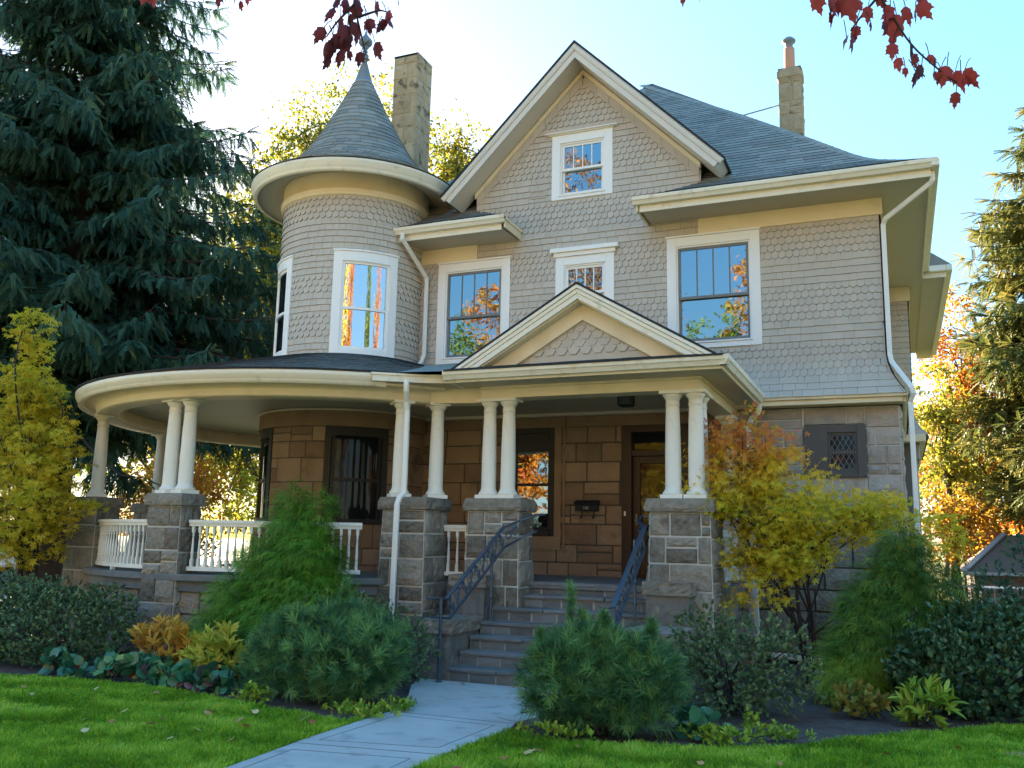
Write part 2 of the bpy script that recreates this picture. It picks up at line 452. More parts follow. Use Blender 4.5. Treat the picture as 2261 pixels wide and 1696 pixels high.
# ------------------------------------------------------------------ the house
YF = 15.5                     # plane of the street facade
TC = (-10.05, 15.27)          # tower axis
house = thing('house', 'two storey shingled house with round corner tower, stone ground floor and wraparound porch', 'house', (-5.2, 18, 0))
R_TW = 1.46
ST = 1.61                     # stone tower radius
FL = 1.225                    # porch floor

def inst(name, me, parent, loc, rz=0.0, label=None, sc=None):
    o = bpy.data.objects.new(name, me); COL.objects.link(o)
    o.parent = parent; o.matrix_parent_inverse = world_of(parent).inverted()
    o.location = loc; o.rotation_euler = (0, 0, rz)
    if sc: o.scale = sc
    if label: o['label'] = label
    return o

def fmap(u, v, d): return (u, YF - d, v)
def tmap_r(R):
    def f(u, v, d):           # u: degrees
        a = radians(u); r = R + d
        return (TC[0] + r*cos(a), TC[1] + r*sin(a), v)
    return f

# ---- openings: casing outer x0, x1, z0, z1 ; casing widths (side, top, bottom)
WIN = {
 'right': dict(c=(-3.60, -1.98, 5.17, 7.21), s=0.165, t=0.165, b=0.12, meet=6.10, sash='sash_grey'),
 'left':  dict(c=(-8.20, -6.65, 5.17, 7.19), s=0.165, t=0.165, b=0.12, meet=6.10, sash='sash_grey'),
 'mid':   dict(c=(-5.72, -4.58, 5.30, 7.08), s=0.165, t=0.165, b=0.12, meet=6.37, sash='white', cap=(0.09, 0.16)),
 'gable': dict(c=(-5.82, -4.61, 8.22, 9.53), s=0.165, t=0.17, b=0.09, meet=8.83, sash='white', cap=(0.11, 0.04)),
}
def opening(w):
    c = w['c']; return (c[0] + w['s'], c[1] - w['s'], c[2] + w['b'], c[3] - w['t'])

# backing of the facade
mb = MB()
holes = [opening(w) for w in WIN.values()]
wall_grid(mb, fmap, -9.4, -0.06, 4.9, 7.9, [h for h in holes if h[3] < 7.9], 0.2)
hg = holes[3]; ga = lambda x: 10.72 - abs(x + 5.2)
def slab(xa, xb, za, top=None):
    zt = (lambda x: top) if top else ga
    pts = [(xa, za), (xb, za), (xb, zt(xb)), (xa, zt(xa))]
    mb.prism_y(pts, YF, YF + 0.2)
slab(-7.4, hg[0], 7.9); slab(hg[1], -2.98, 7.9); slab(hg[0], hg[1], 7.9, hg[2])
mb.prism_y([(hg[0], hg[3]), (hg[1], hg[3]), (hg[1], ga(hg[1])), (-5.2, 10.72), (hg[0], ga(hg[0]))], YF, YF + 0.2)
# rest of the house body
mb.box(-0.30, -0.06, YF + 0.21, 21.3, 4.2, 7.55)
mb.box(-10.4, -10.2, YF + 0.9, 26, 0, 7.55)
mb.box(-10.2, -0.06, 25.8, 26, 0, 7.55)
mb.obj('wall', M['siding_back'], house)

# shingle siding of the facade
mb = MB()
pat = 'SSFFFFSSSSFFFFSSSS'
sty = lambda r: pat[r % len(pat)]
def flare(z): 
    t = max(0.0, (4.86 - z)/0.62); return 0.27*t**1.7
def fm2(u, v, d):
    fl = flare(v); x = u
    if u > -0.5: x = u + fl*(u + 0.5)/0.44*0.95
    return (x, YF - d - fl, v)
cas = lambda w, e=0.03: (w['c'][0] + e, w['c'][1] - e, w['c'][2] + e, w['c'][3] - e)
hs = [cas(w) for w in WIN.values()]
EX = 0.122
def gable_range(v):
    lim = 10.62 - v
    if v > 8.2: return (max(-7.4, -5.2 - lim), min(-2.97, -5.2 + lim))
    if v > 7.55: return (-7.4, -2.97)
    return (-8.75, -0.06)
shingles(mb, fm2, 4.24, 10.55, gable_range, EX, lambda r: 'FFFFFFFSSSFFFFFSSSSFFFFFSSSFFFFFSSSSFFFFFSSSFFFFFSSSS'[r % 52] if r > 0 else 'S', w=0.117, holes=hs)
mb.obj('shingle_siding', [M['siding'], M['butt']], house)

# ---- windows
def curve_win(*a): pass
def window(key):
    w = WIN[key]; x0, x1, z0, z1 = w['c']; o = opening(w); mi_ = M['white']
    mb = MB()
    d = 0.035
    mb.box(x0, o[0], YF - d, YF + 0.02, z0, z1); mb.box(o[1], x1, YF - d, YF + 0.02, z0, z1)
    mb.box(o[0], o[1], YF - d + 0.002, YF + 0.02, o[3], z1 - 0.002)
    mb.box(o[0] - 0.01, o[1] + 0.01, YF - d - 0.012, YF + 0.02, z0 - 0.003, o[2] - 0.03)
    mb.box(o[0] - 0.02, o[1] + 0.02, YF - d - 0.03, YF + 0.02, o[2] - 0.03, o[2])
    # stops inside the opening
    mb.box(o[0], o[0] + 0.03, YF - 0.012, YF + 0.06, o[2], o[3]); mb.box(o[1] - 0.03, o[1], YF - 0.012, YF + 0.06, o[2], o[3])
    mb.box(o[0] + 0.03, o[1] - 0.03, YF - 0.012, YF + 0.06, o[3] - 0.03, o[3])
    if 'cap' in w:
        e, h = w['cap']
        mb.box(x0 - e*0.35, x1 + e*0.35, YF - d - 0.03, YF + 0.015, z1 + 0.001, z1 + h*0.5)
        mb.box(x0 - e, x1 + e, YF - d - 0.075, YF + 0.015, z1 + h*0.5, z1 + h)
    else:
        mb.box(x0 - 0.02, x1 + 0.02, YF - d - 0.02, YF + 0.015, z1 + 0.001, z1 + 0.035)
    win = mb.obj('window', mi_, house, bevel=0.004)
    a0, a1, b0, b1 = o[0] + 0.03, o[1] - 0.03, o[2], o[3] - 0.03
    m = w['meet']; fr = 0.045
    mb = MB()                                           # upper sash and its bars
    yb = YF + 0.01
    mb.box(a0, a0 + fr, yb, yb + 0.035, m, b1); mb.box(a1 - fr, a1, yb, yb + 0.035, m, b1)
    mb.box(a0 + fr, a1 - fr, yb, yb + 0.035, b1 - fr, b1); mb.box(a0, a1, yb - 0.004, yb + 0.035, m - 0.03, m + 0.02)
    for i in (1, 2, 3):
        x = a0 + fr + (a1 - a0 - 2*fr)*i/4
        mb.box(x - 0.011, x + 0.011, yb + 0.004, yb + 0.033, m + 0.02, b1 - fr)
    mb.obj('upper_sash', M[w['sash']], win, bevel=0.003)
    mb = MB()
    yb = YF + 0.05
    mb.box(a0, a0 + fr, yb, yb + 0.035, b0, m + 0.015); mb.box(a1 - fr, a1, yb, yb + 0.035, b0, m + 0.015)
    mb.box(a0 + fr, a1 - fr, yb, yb + 0.035, b0, b0 + 0.07); mb.box(a0 + fr, a1 - fr, yb, yb + 0.035, m - 0.03, m + 0.015)
    mb.obj('lower_sash', M[w['sash']], win, bevel=0.003)
    mb = MB()
    mb.add([(a0, YF+0.028, m), (a1, YF+0.028, m), (a1, YF+0.028+RNG.uniform(-.004,.004), b1), (a0, YF+0.028, b1)], [(0, 1, 2, 3)])
    mb.add([(a0, YF+0.07, b0), (a1, YF+0.07+RNG.uniform(-.004,.004), b0), (a1, YF+0.07, m), (a0, YF+0.07, m)], [(0, 1, 2, 3)])
    mb.obj('pane', M['glass'], win)
    mb = MB(); mb.box(o[0] - 0.1, o[1] + 0.1, YF + 0.21, YF + 0.9, o[2] - 0.1, o[3] + 0.1)
    mb.obj('interior', M['interior'], win)
for k in WIN: window(k)

# attic vent beside the gable window
mb = MB()
vx0, vx1, vz0, vz1 = -6.26, -5.93, 8.31, 8.48
for a, b, c, d in ((vx0, vx1, vz0, vz0+.02), (vx0, vx1, vz1-.02, vz1), (vx0, vx0+.02, vz0+.02, vz1-.02), (vx1-.02, vx1, vz0+.02, vz1-.02), (-6.105, -6.085, vz0+.02, vz1-.02)):
    mb.box(a, b, YF-0.035, YF, c, d)
for i in range(7):
    z = vz0 + 0.025 + i*0.018
    mb.box(vx0+.02, vx1-.02, YF-0.024, YF-0.012, z, z+0.009)
mb.obj('attic_vent', M['siding'], house)

# ---- gable roof
RZ, RX, GY = 11.14, -5.2, 14.95
def rafter(side, top_off, thick, y0, y1, mb, xo=2.70, cut=True, mi=0):
    # slab that follows the slope: top surface z = RZ - top_off - |x - RX|
    t = thick*sqrt(2)
    zt = RZ - top_off
    e = thick/sqrt(2)
    poly = [(RX, zt), (RX + side*xo, zt - xo), (RX + side*(xo - e), zt - xo - e), (RX, zt - t)]
    if side > 0: poly = poly[::-1]
    mb.prism_y(poly, y0, y1, 0.5, mi)
mb = MB()
for s in (-1, 1): rafter(s, 0.0, 0.035, GY - 0.03, 21.5, mb, 2.745)
mb.obj('gable_roof', M['roof_edge'], house)
mb = MB()
for s in (-1, 1):
    rafter(s, 0.05, 0.10, GY - 0.012, GY + 0.05, mb, 2.73)        # upper moulding
    rafter(s, 0.19, 0.105, GY + 0.010, GY + 0.05, mb, 2.63)
    rafter(s, 0.085, 0.05, GY - 0.02, GY - 0.0121, mb, 2.71)
mb.obj('bargeboard', M['barge'], house, bevel=0.006)
mb = MB()
for s in (-1, 1): rafter(s, 0.0505, 0.185, GY + 0.0501, YF + 0.1, mb, 2.70)
mb.obj('gable_soffit', M['barge'], house, bevel=0.006)
mb = MB()                                                # frieze against the wall
for s in (-1, 1):
    x1, zt = 2.23, RZ - 0.33
    poly = [(RX, zt), (RX + s*x1, zt - x1), (RX + s*(x1), zt - x1 - 0.11), (RX, zt - 0.11)]
    if s > 0: poly = poly[::-1]
    mb.prism_y(poly, YF - 0.06, YF + 0.02)
mb.obj('gable_frieze', M['cream'], house, bevel=0.004)
mb = MB()
for s in (-1, 1):
    for i in range(9):                                   # sloping border shingles under the frieze
        a, b = i*0.25 + 0.02, i*0.25 + 0.265
        b = min(b, 2.2)
        z0_ = RZ - 0.43
        poly = [(RX + s*a, z0_ - a), (RX + s*b, z0_ - b), (RX + s*b, z0_ - b - 0.19), (RX + s*a, z0_ - a - 0.19)]
        if s > 0: poly = poly[::-1]
        mb.prism_y(poly, YF - 0.03 - 0.004*(i % 2), YF, RNG.random())
mb.obj('rake_shingle_border', M['siding'], house)
# cheek walls of the gable behind the pents
mb = MB()
mb.box(-7.4, -7.25, YF + 0.201, 20.5, 7.6, 8.6); mb.obj('gable_cheek', M['siding_back'], house); mb = MB(); mb.box(-3.15, -2.98, YF + 0.201, 20.5, 7.6, 8.6)
mb.obj('gable_cheek', M['siding_back'], house)

# ---- hipped main roof, bell-cast at the eaves
HP = [(0, 7.72), (0.45, 7.93), (0.9, 8.19), (1.2, 8.44), (2.1, 9.33), (3.4, 10.58), (6.17, 13.15)]
HX0, HX1, HY0, HY1 = -11.3, 0.82, 14.58, 26.9
arc = [0.0]
for i in range(1, len(HP)): arc.append(arc[-1] + sqrt((HP[i][0]-HP[i-1][0])**2 + (HP[i][1]-HP[i-1][1])**2))
def hip_tz(v):
    for i in range(1, len(HP)):
        if v <= arc[i] or i == len(HP)-1:
            k = (v - arc[i-1])/(arc[i]-arc[i-1])
            a, b = HP[i-1], HP[i]
            return (a[0] + k*(b[0]-a[0]), a[1] + k*(b[1]-a[1]), (b[0]-a[0])/(arc[i]-arc[i-1]), (b[1]-a[1])/(arc[i]-arc[i-1]))
def hipmap(u, v, d):
    t, z, ct, cz = hip_tz(max(v, 0)); return (u, HY0 + t - d*cz, z + d*ct)
mb = MB()
for i in range(len(HP)-1):
    (t0, z0), (t1, z1) = HP[i], HP[i+1]
    z0 -= 0.012; z1 -= 0.012
    q = lambda t, z: [(HX0+t, HY0+t, z), (HX1-t, HY0+t, z), (HX1-t, HY1-t, z), (HX0+t, HY1-t, z)]
    A, B = q(t0, z0), q(t1, z1)
    for k in range(4):
        k2 = (k+1) % 4
        if k == 0:                                       # street face only beside and above the gable
            if t0 < 0.89:
                mb.add([(-8.9, HY0+t0, z0), (-6.42-t0, HY0+t0, z0), (-6.42-t1, HY0+t1, z1), (-8.9, HY0+t1, z1)], [(0, 1, 2, 3)])
                mb.add([(-3.95+t0, HY0+t0, z0), (HX1-t0, HY0+t0, z0), (HX1-t1, HY0+t1, z1), (-3.95+t1, HY0+t1, z1)], [(0, 1, 2, 3)])
                mb.add([(-6.42-t0, HY0+t0, z0), (-6.42-t0, YF, z0), (-6.42-t1, YF, z1), (-6.42-t1, HY0+t1, z1)], [(0, 1, 2, 3)])
                mb.add([(-3.95+t0, YF, z0), (-3.95+t0, HY0+t0, z0), (-3.95+t1, HY0+t1, z1), (-3.95+t1, YF, z1)], [(0, 1, 2, 3)])
                continue
        mb.add([A[k], A[k2], B[k2], B[k]], [(0, 1, 2, 3)])
# asphalt tabs on the street face
def hipr(v):
    t = hip_tz(v)[0]
    return ((-3.94 + t if t < 0.92 else max(HX0 + t, -5.2)), HX1 - t - 0.06)
shingles(mb, hipmap, 0.0, arc[-1], hipr, 0.135, lambda r: 'S', d0=0.004, d1=0.016, lap=1.4, wr=(0.16, 0.42))
def hipl(v):
    t = hip_tz(v)[0]; return (-8.85 if t < 0.9 else -9.3 , -6.43 - t if t < 0.92 else -7.4)
shingles(mb, hipmap, 0.0, 1.35, hipl, 0.135, lambda r: 'S', d0=0.004, d1=0.016, lap=1.4, wr=(0.16, 0.42))
mb.obj('hipped_roof', [M['asphalt_shingle'], M['roof_edge']], house)
mb = MB()                                                # hip caps
n = 52
for i in range(n):
    v = arc[-1]*i/n; v2 = arc[-1]*(i+1.5)/n
    t, z, ct, cz = hip_tz(v); t2, z2, _, _ = hip_tz(min(v2, arc[-1]))
    a, b = np.array((HX1 - t, HY0 + t, z + 0.020)), np.array((HX1 - t2, HY0 + t2, z2 + 0.012))
    s1 = np.array((-0.17, -0.0, -0.0)); s2 = np.array((0.0, 0.17, -0.0))
    mb.add([a + s1, a, b, b + s1, a + s2, b + s2, a + s1 - (0, 0, .012), a - (0, 0, .012)], [(0, 1, 2, 3), (1, 4, 5, 2), (0, 6, 7, 1)], RNG.uniform(0.3, 1))
mb.obj('hip_cap_shingles', M['asphalt_shingle'], house)

# ---- eaves with gutters
def eave(x0, x1, name_side, y_in=YF):
    mb = MB()
    mb.box(x0 + 0.12, x1, 14.74, y_in, 7.52, 7.56)
    mb.obj('eave_soffit', M['soffit'], house)
    mb = MB()
    mb.box(x0 + 0.10, x1, 14.715, 14.739, 7.49, 7.66); mb.box(x0 + 0.11, x1, 14.70, 14.7149, 7.60, 7.66)
    mb.obj('fascia', M['gutter'], house, bevel=0.004)
def gutter_y(x0, x1, y, z, name='gutter', caps=True):
    """ogee gutter along x, its back at y"""
    pr = [(y, z - 0.13), (y - 0.07, z - 0.13), (y - 0.085, z - 0.10), (y - 0.10, z - 0.075), (y - 0.118, z - 0.06), (y - 0.125, z - 0.02), (y - 0.125, z), (y - 0.112, z), (y - 0.11, z - 0.03), (y - 0.07, z - 0.115), (y, z - 0.115)]
    mb = MB(); mb.prism_x(pr, x0, x1); return mb
eave(-4.0, 0.72, 'r'); 
o = gutter_y(-4.0, 0.82, 14.70, 7.735).obj('gutter', M['gutter'], house)
# right-hand return of the main eave
mb = MB(); mb.box(-0.05, 0.699, YF + 0.001, 20.5, 7.52, 7.56); mb.box(-0.05, 0.70, 14.74, YF, 7.515, 7.519); mb.box(-0.05, 0.724, 20.501, 21.3, 7.52, 7.56); mb.box(-0.05, 0.724, 21.301, 29, 7.545, 7.56); mb.obj('eave_soffit', M['soffit'], house)
mb = MB(); mb.box(0.70, 0.724, 14.739, 20.5, 7.49, 7.66); mb.obj('fascia', M['gutter'], house, bevel=0.004)
mb = MB(); mb.box(0.725, 0.845, 14.585, 20.5, 7.61, 7.735); mb.obj('gutter', M['gutter'], house, bevel=0.012)
# left pent eave
eave(-8.95, -6.52, 'l')
gutter_y(-8.9, -6.42, 14.70, 7.735).obj('gutter', M['gutter'], house)
mb = MB()
mb.box(-6.47, -6.44, 14.70, YF, 7.52, 7.70); mb.box(-6.449, -6.42, 14.70, YF, 7.66, 7.72)
mb.obj('eave_return', M['cream'], house, bevel=0.004)
mb = MB(); mb.box(-3.95, -3.92, 14.70, YF, 7.50, 7.68)
mb.obj('eave_return', M['cream'], house, bevel=0.004)
# frieze boards
mb = MB()
mb.box(-3.03, -0.05, YF - 0.045, YF + 0.02, 7.235, 7.52)
mb.obj('frieze_board', M['cream'], house, bevel=0.004)
mb = MB(); mb.box(-8.75, -7.36, YF - 0.045, YF + 0.02, 7.225, 7.52); mb.obj('frieze_board', M['cream'], house, bevel=0.004); mb = MB()
mb.box(-0.049, 0.0, YF - 0.045, 20.9, 7.235, 7.515)
mb.obj('frieze_board', M['cream'], house, bevel=0.004)

# ---- right side of the house: side wall and the two storey bay behind
mb = MB()
mb.box(-0.06, 0.40, 21.3, 29.0, 4.4, 7.56); mb.box(-0.06, 0.32, 21.35, 29.0, 0, 4.4)
mb.obj('bay_wall', M['siding_back'], house)
mb = MB()
def bm_(u, v, d):
    f = 0.9*max(0, (4.75 - v)/0.6)**2*0.35
    return (u + (f if u > 0.2 else 0), 21.3 - d - f, v)
shingles(mb, bm_, 4.2, 7.25, lambda v: (-0.05, 0.41), EX, sty, w=0.117)
def bm2(u, v, d): 
    f = 0.9*max(0, (4.75 - v)/0.6)**2*0.35
    return (0.4 + d + f, 21.3 + u, v)
shingles(mb, bm2, 4.2, 7.25, lambda v: (0, 6), EX, sty, w=0.117)
def bm3(u, v, d): return (-0.05 + d + flare(v), YF + u, v)
shingles(mb, bm3, 4.24, 7.25, lambda v: (0.0, 5.8), EX, sty, w=0.117)
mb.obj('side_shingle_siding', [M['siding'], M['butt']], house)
mb = MB()
mb.box(-0.05, 0.45, 21.24, 21.3, 7.2, 7.52); mb.box(0.45, 0.47, 21.24, 29, 7.2, 7.52)
mb.box(-0.02, 0.62, 20.95, 21.34, 4.05, 4.2); mb.box(0.5, 0.62, 21.34, 29, 4.05, 4.2)
mb.obj('bay_frieze', M['cream'], house, bevel=0.004)
mb = MB()
mb.box(0.725, 1.16, 20.62, 29.8, 7.52, 7.56); mb.obj('eave_soffit', M['soffit'], house)
mb = MB(); mb.box(0.85, 1.18, 20.50, 20.62, 7.60, 7.735); mb.box(1.18, 1.30, 20.50, 29.8, 7.60, 7.735); mb.obj('gutter', M['gutter'], house, bevel=0.012)
mb = MB(); mb.box(0.72, 1.17, 20.60, 20.62, 7.49, 7.66); mb.box(1.15, 1.18, 20.62, 29.8, 7.49, 7.66); mb.obj('fascia', M['gutter'], house, bevel=0.004)
mb = MB(); mb.prism_x([(20.5, 7.74), (29.8, 7.74), (29.8, 9.6), (22.4, 9.6)], -1.5, 0.3); mb.prism_y([(0.3, 7.74), (1.28, 7.74), (0.3, 8.5)], 20.52, 29.8); mb.obj('bay_roof', M['asphalt_shingle'], house)
# stone mullions of the side bay, ground floor
mb = MB()
for i in range(5): mb.box(0.33, 0.45, 21.5 + i*0.9, 21.75 + i*0.9, 1.2, 3.9)
mb.box(0.33, 0.5, 21.36, 28.9, 3.7, 4.04); mb.box(0.33, 0.5, 21.36, 28.9, 0, 1.2)
mb.obj('bay_mullion', M['stone_pale'], house, bevel=0.02)

# ---- ground floor, right of the porch
mb = MB()
SW = (-1.36, -0.42, 2.92, 3.77)
gm = lambda u, v, d: (u, YF + 0.05 - d, v)
ashlar(mb, gm, -2.6, 0.10, 1.9, 4.06, [0.30, 0.30, 0.42, 0.16, 0.32, 0.28, 0.30, 0.38], wr=(0.35, 0.85), holes=[SW], bulge=0.05, seed=4, split=0.1)
sidem = lambda u, v, d: (0.10 + d, YF + 0.05 + u, v)
ashlar(mb, sidem, 0, 5.8, 1.2, 4.06, [0.36, 0.30], wr=(0.35, 0.8), bulge=0.05, seed=5)
mb.obj('stone_wall', [M['stone_pale'], M['mortar']], house)
mb = MB()
ashlar(mb, gm, -2.6, 0.16, 0.0, 1.9, [0.36, 0.42, 0.33], wr=(0.45, 0.9), bulge=0.06, seed=6, split=0.1)
ashlar(mb, sidem, 0, 5.8, -0.1, 1.2, [0.36, 0.30], wr=(0.35, 0.8), bulge=0.05, seed=7)
mb.obj('stone_foundation', [M['stone_grey'], M['mortar_dark']], house)
mb = MB()
mb.box(-2.6, 0.15, 15.24, YF + 0.05, 4.075, 4.155); mb.box(-2.6, 0.19, 15.20, YF + 0.05, 4.156, 4.22)
mb.box(0.1505, 0.20, 15.32, 21.2, 4.075, 4.155); mb.box(0.1905, 0.235, 15.20, 21.2, 4.156, 4.22)
mb.obj('belt_trim', M['cream'], house, bevel=0.006)
# small leaded window
mb = MB()
x0, x1, z0, z1 = SW; y = YF - 0.02
mb.box(x0, x0+.36, y, YF+.12, z0, z1); mb.box(x1-.13, x1, y, YF+.12, z0, z1); mb.box(x0+.36, x1-.13, y+.001, YF+.12, z1-.13, z1); mb.box(x0+.36, x1-.13, y+.001, YF+.12, z0, z0+.08)
lw = mb.obj('window', M['grey_brown'], house, bevel=0.004, label='small dark window with diamond leaded panes in the pale stone wall')
mb = MB()
a0, a1, b0, b1 = x0+.36, x1-.13, z0+.08, z1-.13; zm = (b0+b1)/2
for p, q, r, s in ((a0, a0+.04, b0, b1), (a1-.04, a1, b0, b1), (a0+.04, a1-.04, b0, b0+.05), (a0+.04, a1-.04, b1-.04, b1), (a0+.04, a1-.04, zm-.03, zm+.03)):
    mb.box(p, q, y+.03, y+.07, r, s)
mb.obj('sash', M['grey_brown'], lw, bevel=0.003)
mb = MB()
for lo, hi in ((b0+.05, zm-.03), (zm+.03, b1-.04)):
    W_, H_ = a1-a0-.08, hi-lo
    for i in range(-4, 8):
        for sgn in (1, -1):
            xa = a0+.04 + i*0.085; p = []
            for k in range(13):
                xx = xa + k*H_*0.55/12; zz = lo + (H_*k/12 if sgn > 0 else H_*(1-k/12))
                if a0+.04 <= xx <= a1-.04: p.append((xx, y+.042, zz))
            if len(p) > 1: mb.bar([p[0], p[-1]], 0.007, 0.007, up=(0, 1, 0))
mb.obj('lead_came', M['lead'], lw)
mb = MB(); mb.add([(a0, y+.05, b0), (a1, y+.05, b0), (a1, y+.05, b1), (a0, y+.05, b1)], [(0, 1, 2, 3)]); mb.obj('pane', M['glass_dark'], lw)

# ---- tower
TW_W = [(-71.5, -23.2, 5.14, 7.15), (-156.0, -108.3, 5.14, 7.12)]      # casing, degrees
mb = MB()
ins = 6.4
th = [(a + ins, b - ins, c + 0.12, d - 0.19) for a, b, c, d in TW_W]
wall_grid(mb, tmap_r(R_TW - 0.005), -200, 60, 4.6, 8.75, th, 0.15, nu_step=6)
mb.obj('tower_wall', M['siding_back'], house)
mb = MB()
sc_ = 180/pi/R_TW
tm = lambda u, v, d: tmap_r(R_TW - 0.004)(u*0 + u*sc_, v, d)
tp = 'FFFFSSSSSSSSSFFFSSSFFFFSSSSSSSSSS'
shingles(mb, tm, 4.75, 8.30, lambda v: (-200/sc_, 25/sc_), EX, lambda r: tp[r % len(tp)], w=0.13, wr=(0.10, 0.24),
         holes=[((a+1.2)/sc_, (b-1.2)/sc_, c+.03, d-.03) for a, b, c, d in TW_W])
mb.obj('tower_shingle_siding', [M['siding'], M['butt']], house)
def arcbox(mb, a0, a1, r0, r1, z0, z1, step=4.0, tone=0.5, c=TC, mi=0):
    n = max(1, int(abs(a1-a0)/step)); 
    mb.revolve([(r0, z0), (r1, z0), (r1, z1), (r0, z1)], c, a0, a1, n, smooth=False, tone=tone, close=True, mi=mi)
for a, b, c, d in TW_W:
    mb = MB(); ro = R_TW + 0.045; ri = R_TW - 0.03
    arcbox(mb, a, a+ins, ri, ro, c, d); arcbox(mb, b-ins, b, ri, ro, c, d)
    arcbox(mb, a+ins, b-ins, ri, ro-.002, d-.19, d-.002); arcbox(mb, a-.6, b+.6, ri, ro+.02, d+.001, d+.035); arcbox(mb, a+ins, b-ins, ri, ro+.01, c, c+.12)
    tw = mb.obj('tower_window', M['white'], house)
    a0, a1, b0, b1 = a+ins, b-ins, c+.12, d-.19; zm = 6.05; e = 1.9
    mb = MB(); r0, r1 = R_TW-.02, R_TW+.012
    arcbox(mb, a0, a0+e, r0, r1, b0, b1); arcbox(mb, a1-e, a1, r0, r1, b0, b1); arcbox(mb, a0+e, a1-e, r0, r1-.002, b0, b0+.06); arcbox(mb, a0+e, a1-e, r0, r1-.002, b1-.05, b1); arcbox(mb, a0+e, a1-e, r0, r1+.006, zm-.025, zm+.025)
    mb.obj('curved_sash', M['white'], tw)
    mb = MB(); mb.revolve([(R_TW-.012, b0), (R_TW-.012, b1)], TC, a0, a1, 24); mb.obj('curved_pane', M['glass_old'], tw)
    mb = MB(); arcbox(mb, a0-2, a1+2, R_TW-.6, R_TW-.17, b0-.1, b1+.1, 12); mb.obj('interior', M['interior'], tw)
# tower cornice
mb = MB()
mb.revolve([(1.44, 8.27), (1.505, 8.27), (1.51, 8.30), (1.50, 8.34), (1.525, 8.36), (1.525, 8.40), (1.49, 8.42), (1.485, 8.70), (1.50, 8.74), (1.45, 8.76)], TC, 0, 360, 72)
mb.obj('tower_frieze', M['cream'], house)
mb = MB()
mb.revolve([(1.45, 8.745), (2.02, 8.525), (2.02, 8.545), (1.45, 8.765)], TC, 0, 360, 72); mb.obj('tower_soffit', M['soffit'], house)
mb = MB()
mb.revolve([(2.00, 8.52), (2.065, 8.515), (2.07, 8.56), (2.085, 8.60), (2.10, 8.615), (2.105, 8.66), (2.13, 8.69), (2.135, 8.74), (2.12, 8.755), (2.0, 8.75)], TC, 0, 360, 72)
mb.obj('tower_cornice', M['gutter'], house)
TP = [(2.15, 8.757), (1.75, 8.95), (1.42, 9.20), (1.12, 9.56), (0.84, 10.02), (0.52, 10.62), (0.17, 11.37)]
mb = MB(); mb.revolve(TP, TC, 0, 360, 64, smooth=True, tone=0.4)
ta = [0.0]
for i in range(1, len(TP)): ta.append(ta[-1] + sqrt((TP[i][0]-TP[i-1][0])**2 + (TP[i][1]-TP[i-1][1])**2))
def cone_rz(v):
    for i in range(1, len(TP)):
        if v <= ta[i] or i == len(TP)-1:
            k = (v-ta[i-1])/(ta[i]-ta[i-1]); a, b = TP[i-1], TP[i]; L = ta[i]-ta[i-1]
            return a[0]+k*(b[0]-a[0]), a[1]+k*(b[1]-a[1]), (b[1]-a[1])/L, -(b[0]-a[0])/L
vb = ta[-1] - 0.11
while vb > -0.06:                                        # rings of asphalt tabs, narrower towards the tip
    r_, z_, nr, nz = cone_rz(max(vb, 0)); 
    nt_ = max(8, int(2*pi*r_/0.27)); a0 = RNG.random()*360
    edges = a0 + (np.arange(nt_) + RNG.uniform(-.2, .2, nt_))*360/nt_
    for i in range(nt_):
        A, B = edges[i], edges[(i+1) % nt_] + (360 if i == nt_-1 else 0)
        t = RNG.random(); jd = RNG.uniform(0, .008)
        pts = []
        for (vv, d) in ((vb, 0.016 + jd), (vb + 0.165, 0.003)):
            rr, zz, n1, n2 = cone_rz(min(max(vv, 0), ta[-1]))
            for k in range(4):
                a = radians(A + 0.25 + (B - A - 0.5)*k/3); R_ = rr + d*n1
                pts.append((TC[0] + R_*cos(a), TC[1] + R_*sin(a), zz + d*n2))
        for k in range(4):
            p = pts[k]; rr, zz, n1, n2 = cone_rz(max(vb, 0)); a = atan2(p[1]-TC[1], p[0]-TC[0])
            pts.append((p[0] - .014*n1*cos(a), p[1] - .014*n1*sin(a), p[2] - .014*n2))
        mb.add(pts, [(0, 1, 5, 4), (1, 2, 6, 5), (2, 3, 7, 6), (8, 9, 1, 0), (9, 10, 2, 1), (10, 11, 3, 2)], t)
    vb -= 0.128
troof = mb.obj('tower_roof', M['asphalt_shingle'], house)
mb = MB()
mb.revolve([(0.20, 11.30), (0.185, 11.37), (0.045, 11.86), (0.075, 11.87), (0.10, 11.90), (0.075, 11.93), (0.06, 11.95), (0.085, 11.97), (0.07, 12.0), (0.045, 12.02), (0.045, 12.05), (0.065, 12.065), (0.045, 12.08), (0.05, 12.13), (0.07, 12.15), (0.075, 12.17), (0.055, 12.19)], TC, 0, 360, 20)
mb.revolve([(0.055, 12.19), (0.10, 12.215), (0.135, 12.255), (0.14, 12.29), (0.125, 12.33), (0.085, 12.37), (0.05, 12.42), (0.025, 12.50), (0.008, 12.58), (0.0, 12.6)], TC, 0, 360, 20)
for i in range(14):
    a = 2*pi*i/14
    mb.tube([(TC[0]+r*cos(a), TC[1]+r*sin(a), z) for r, z in ((.06, 12.2), (.105, 12.22), (.138, 12.27), (.135, 12.32), (.085, 12.375), (.045, 12.43))], 0.012, 5)
mb.obj('finial', M['lead'], troof)

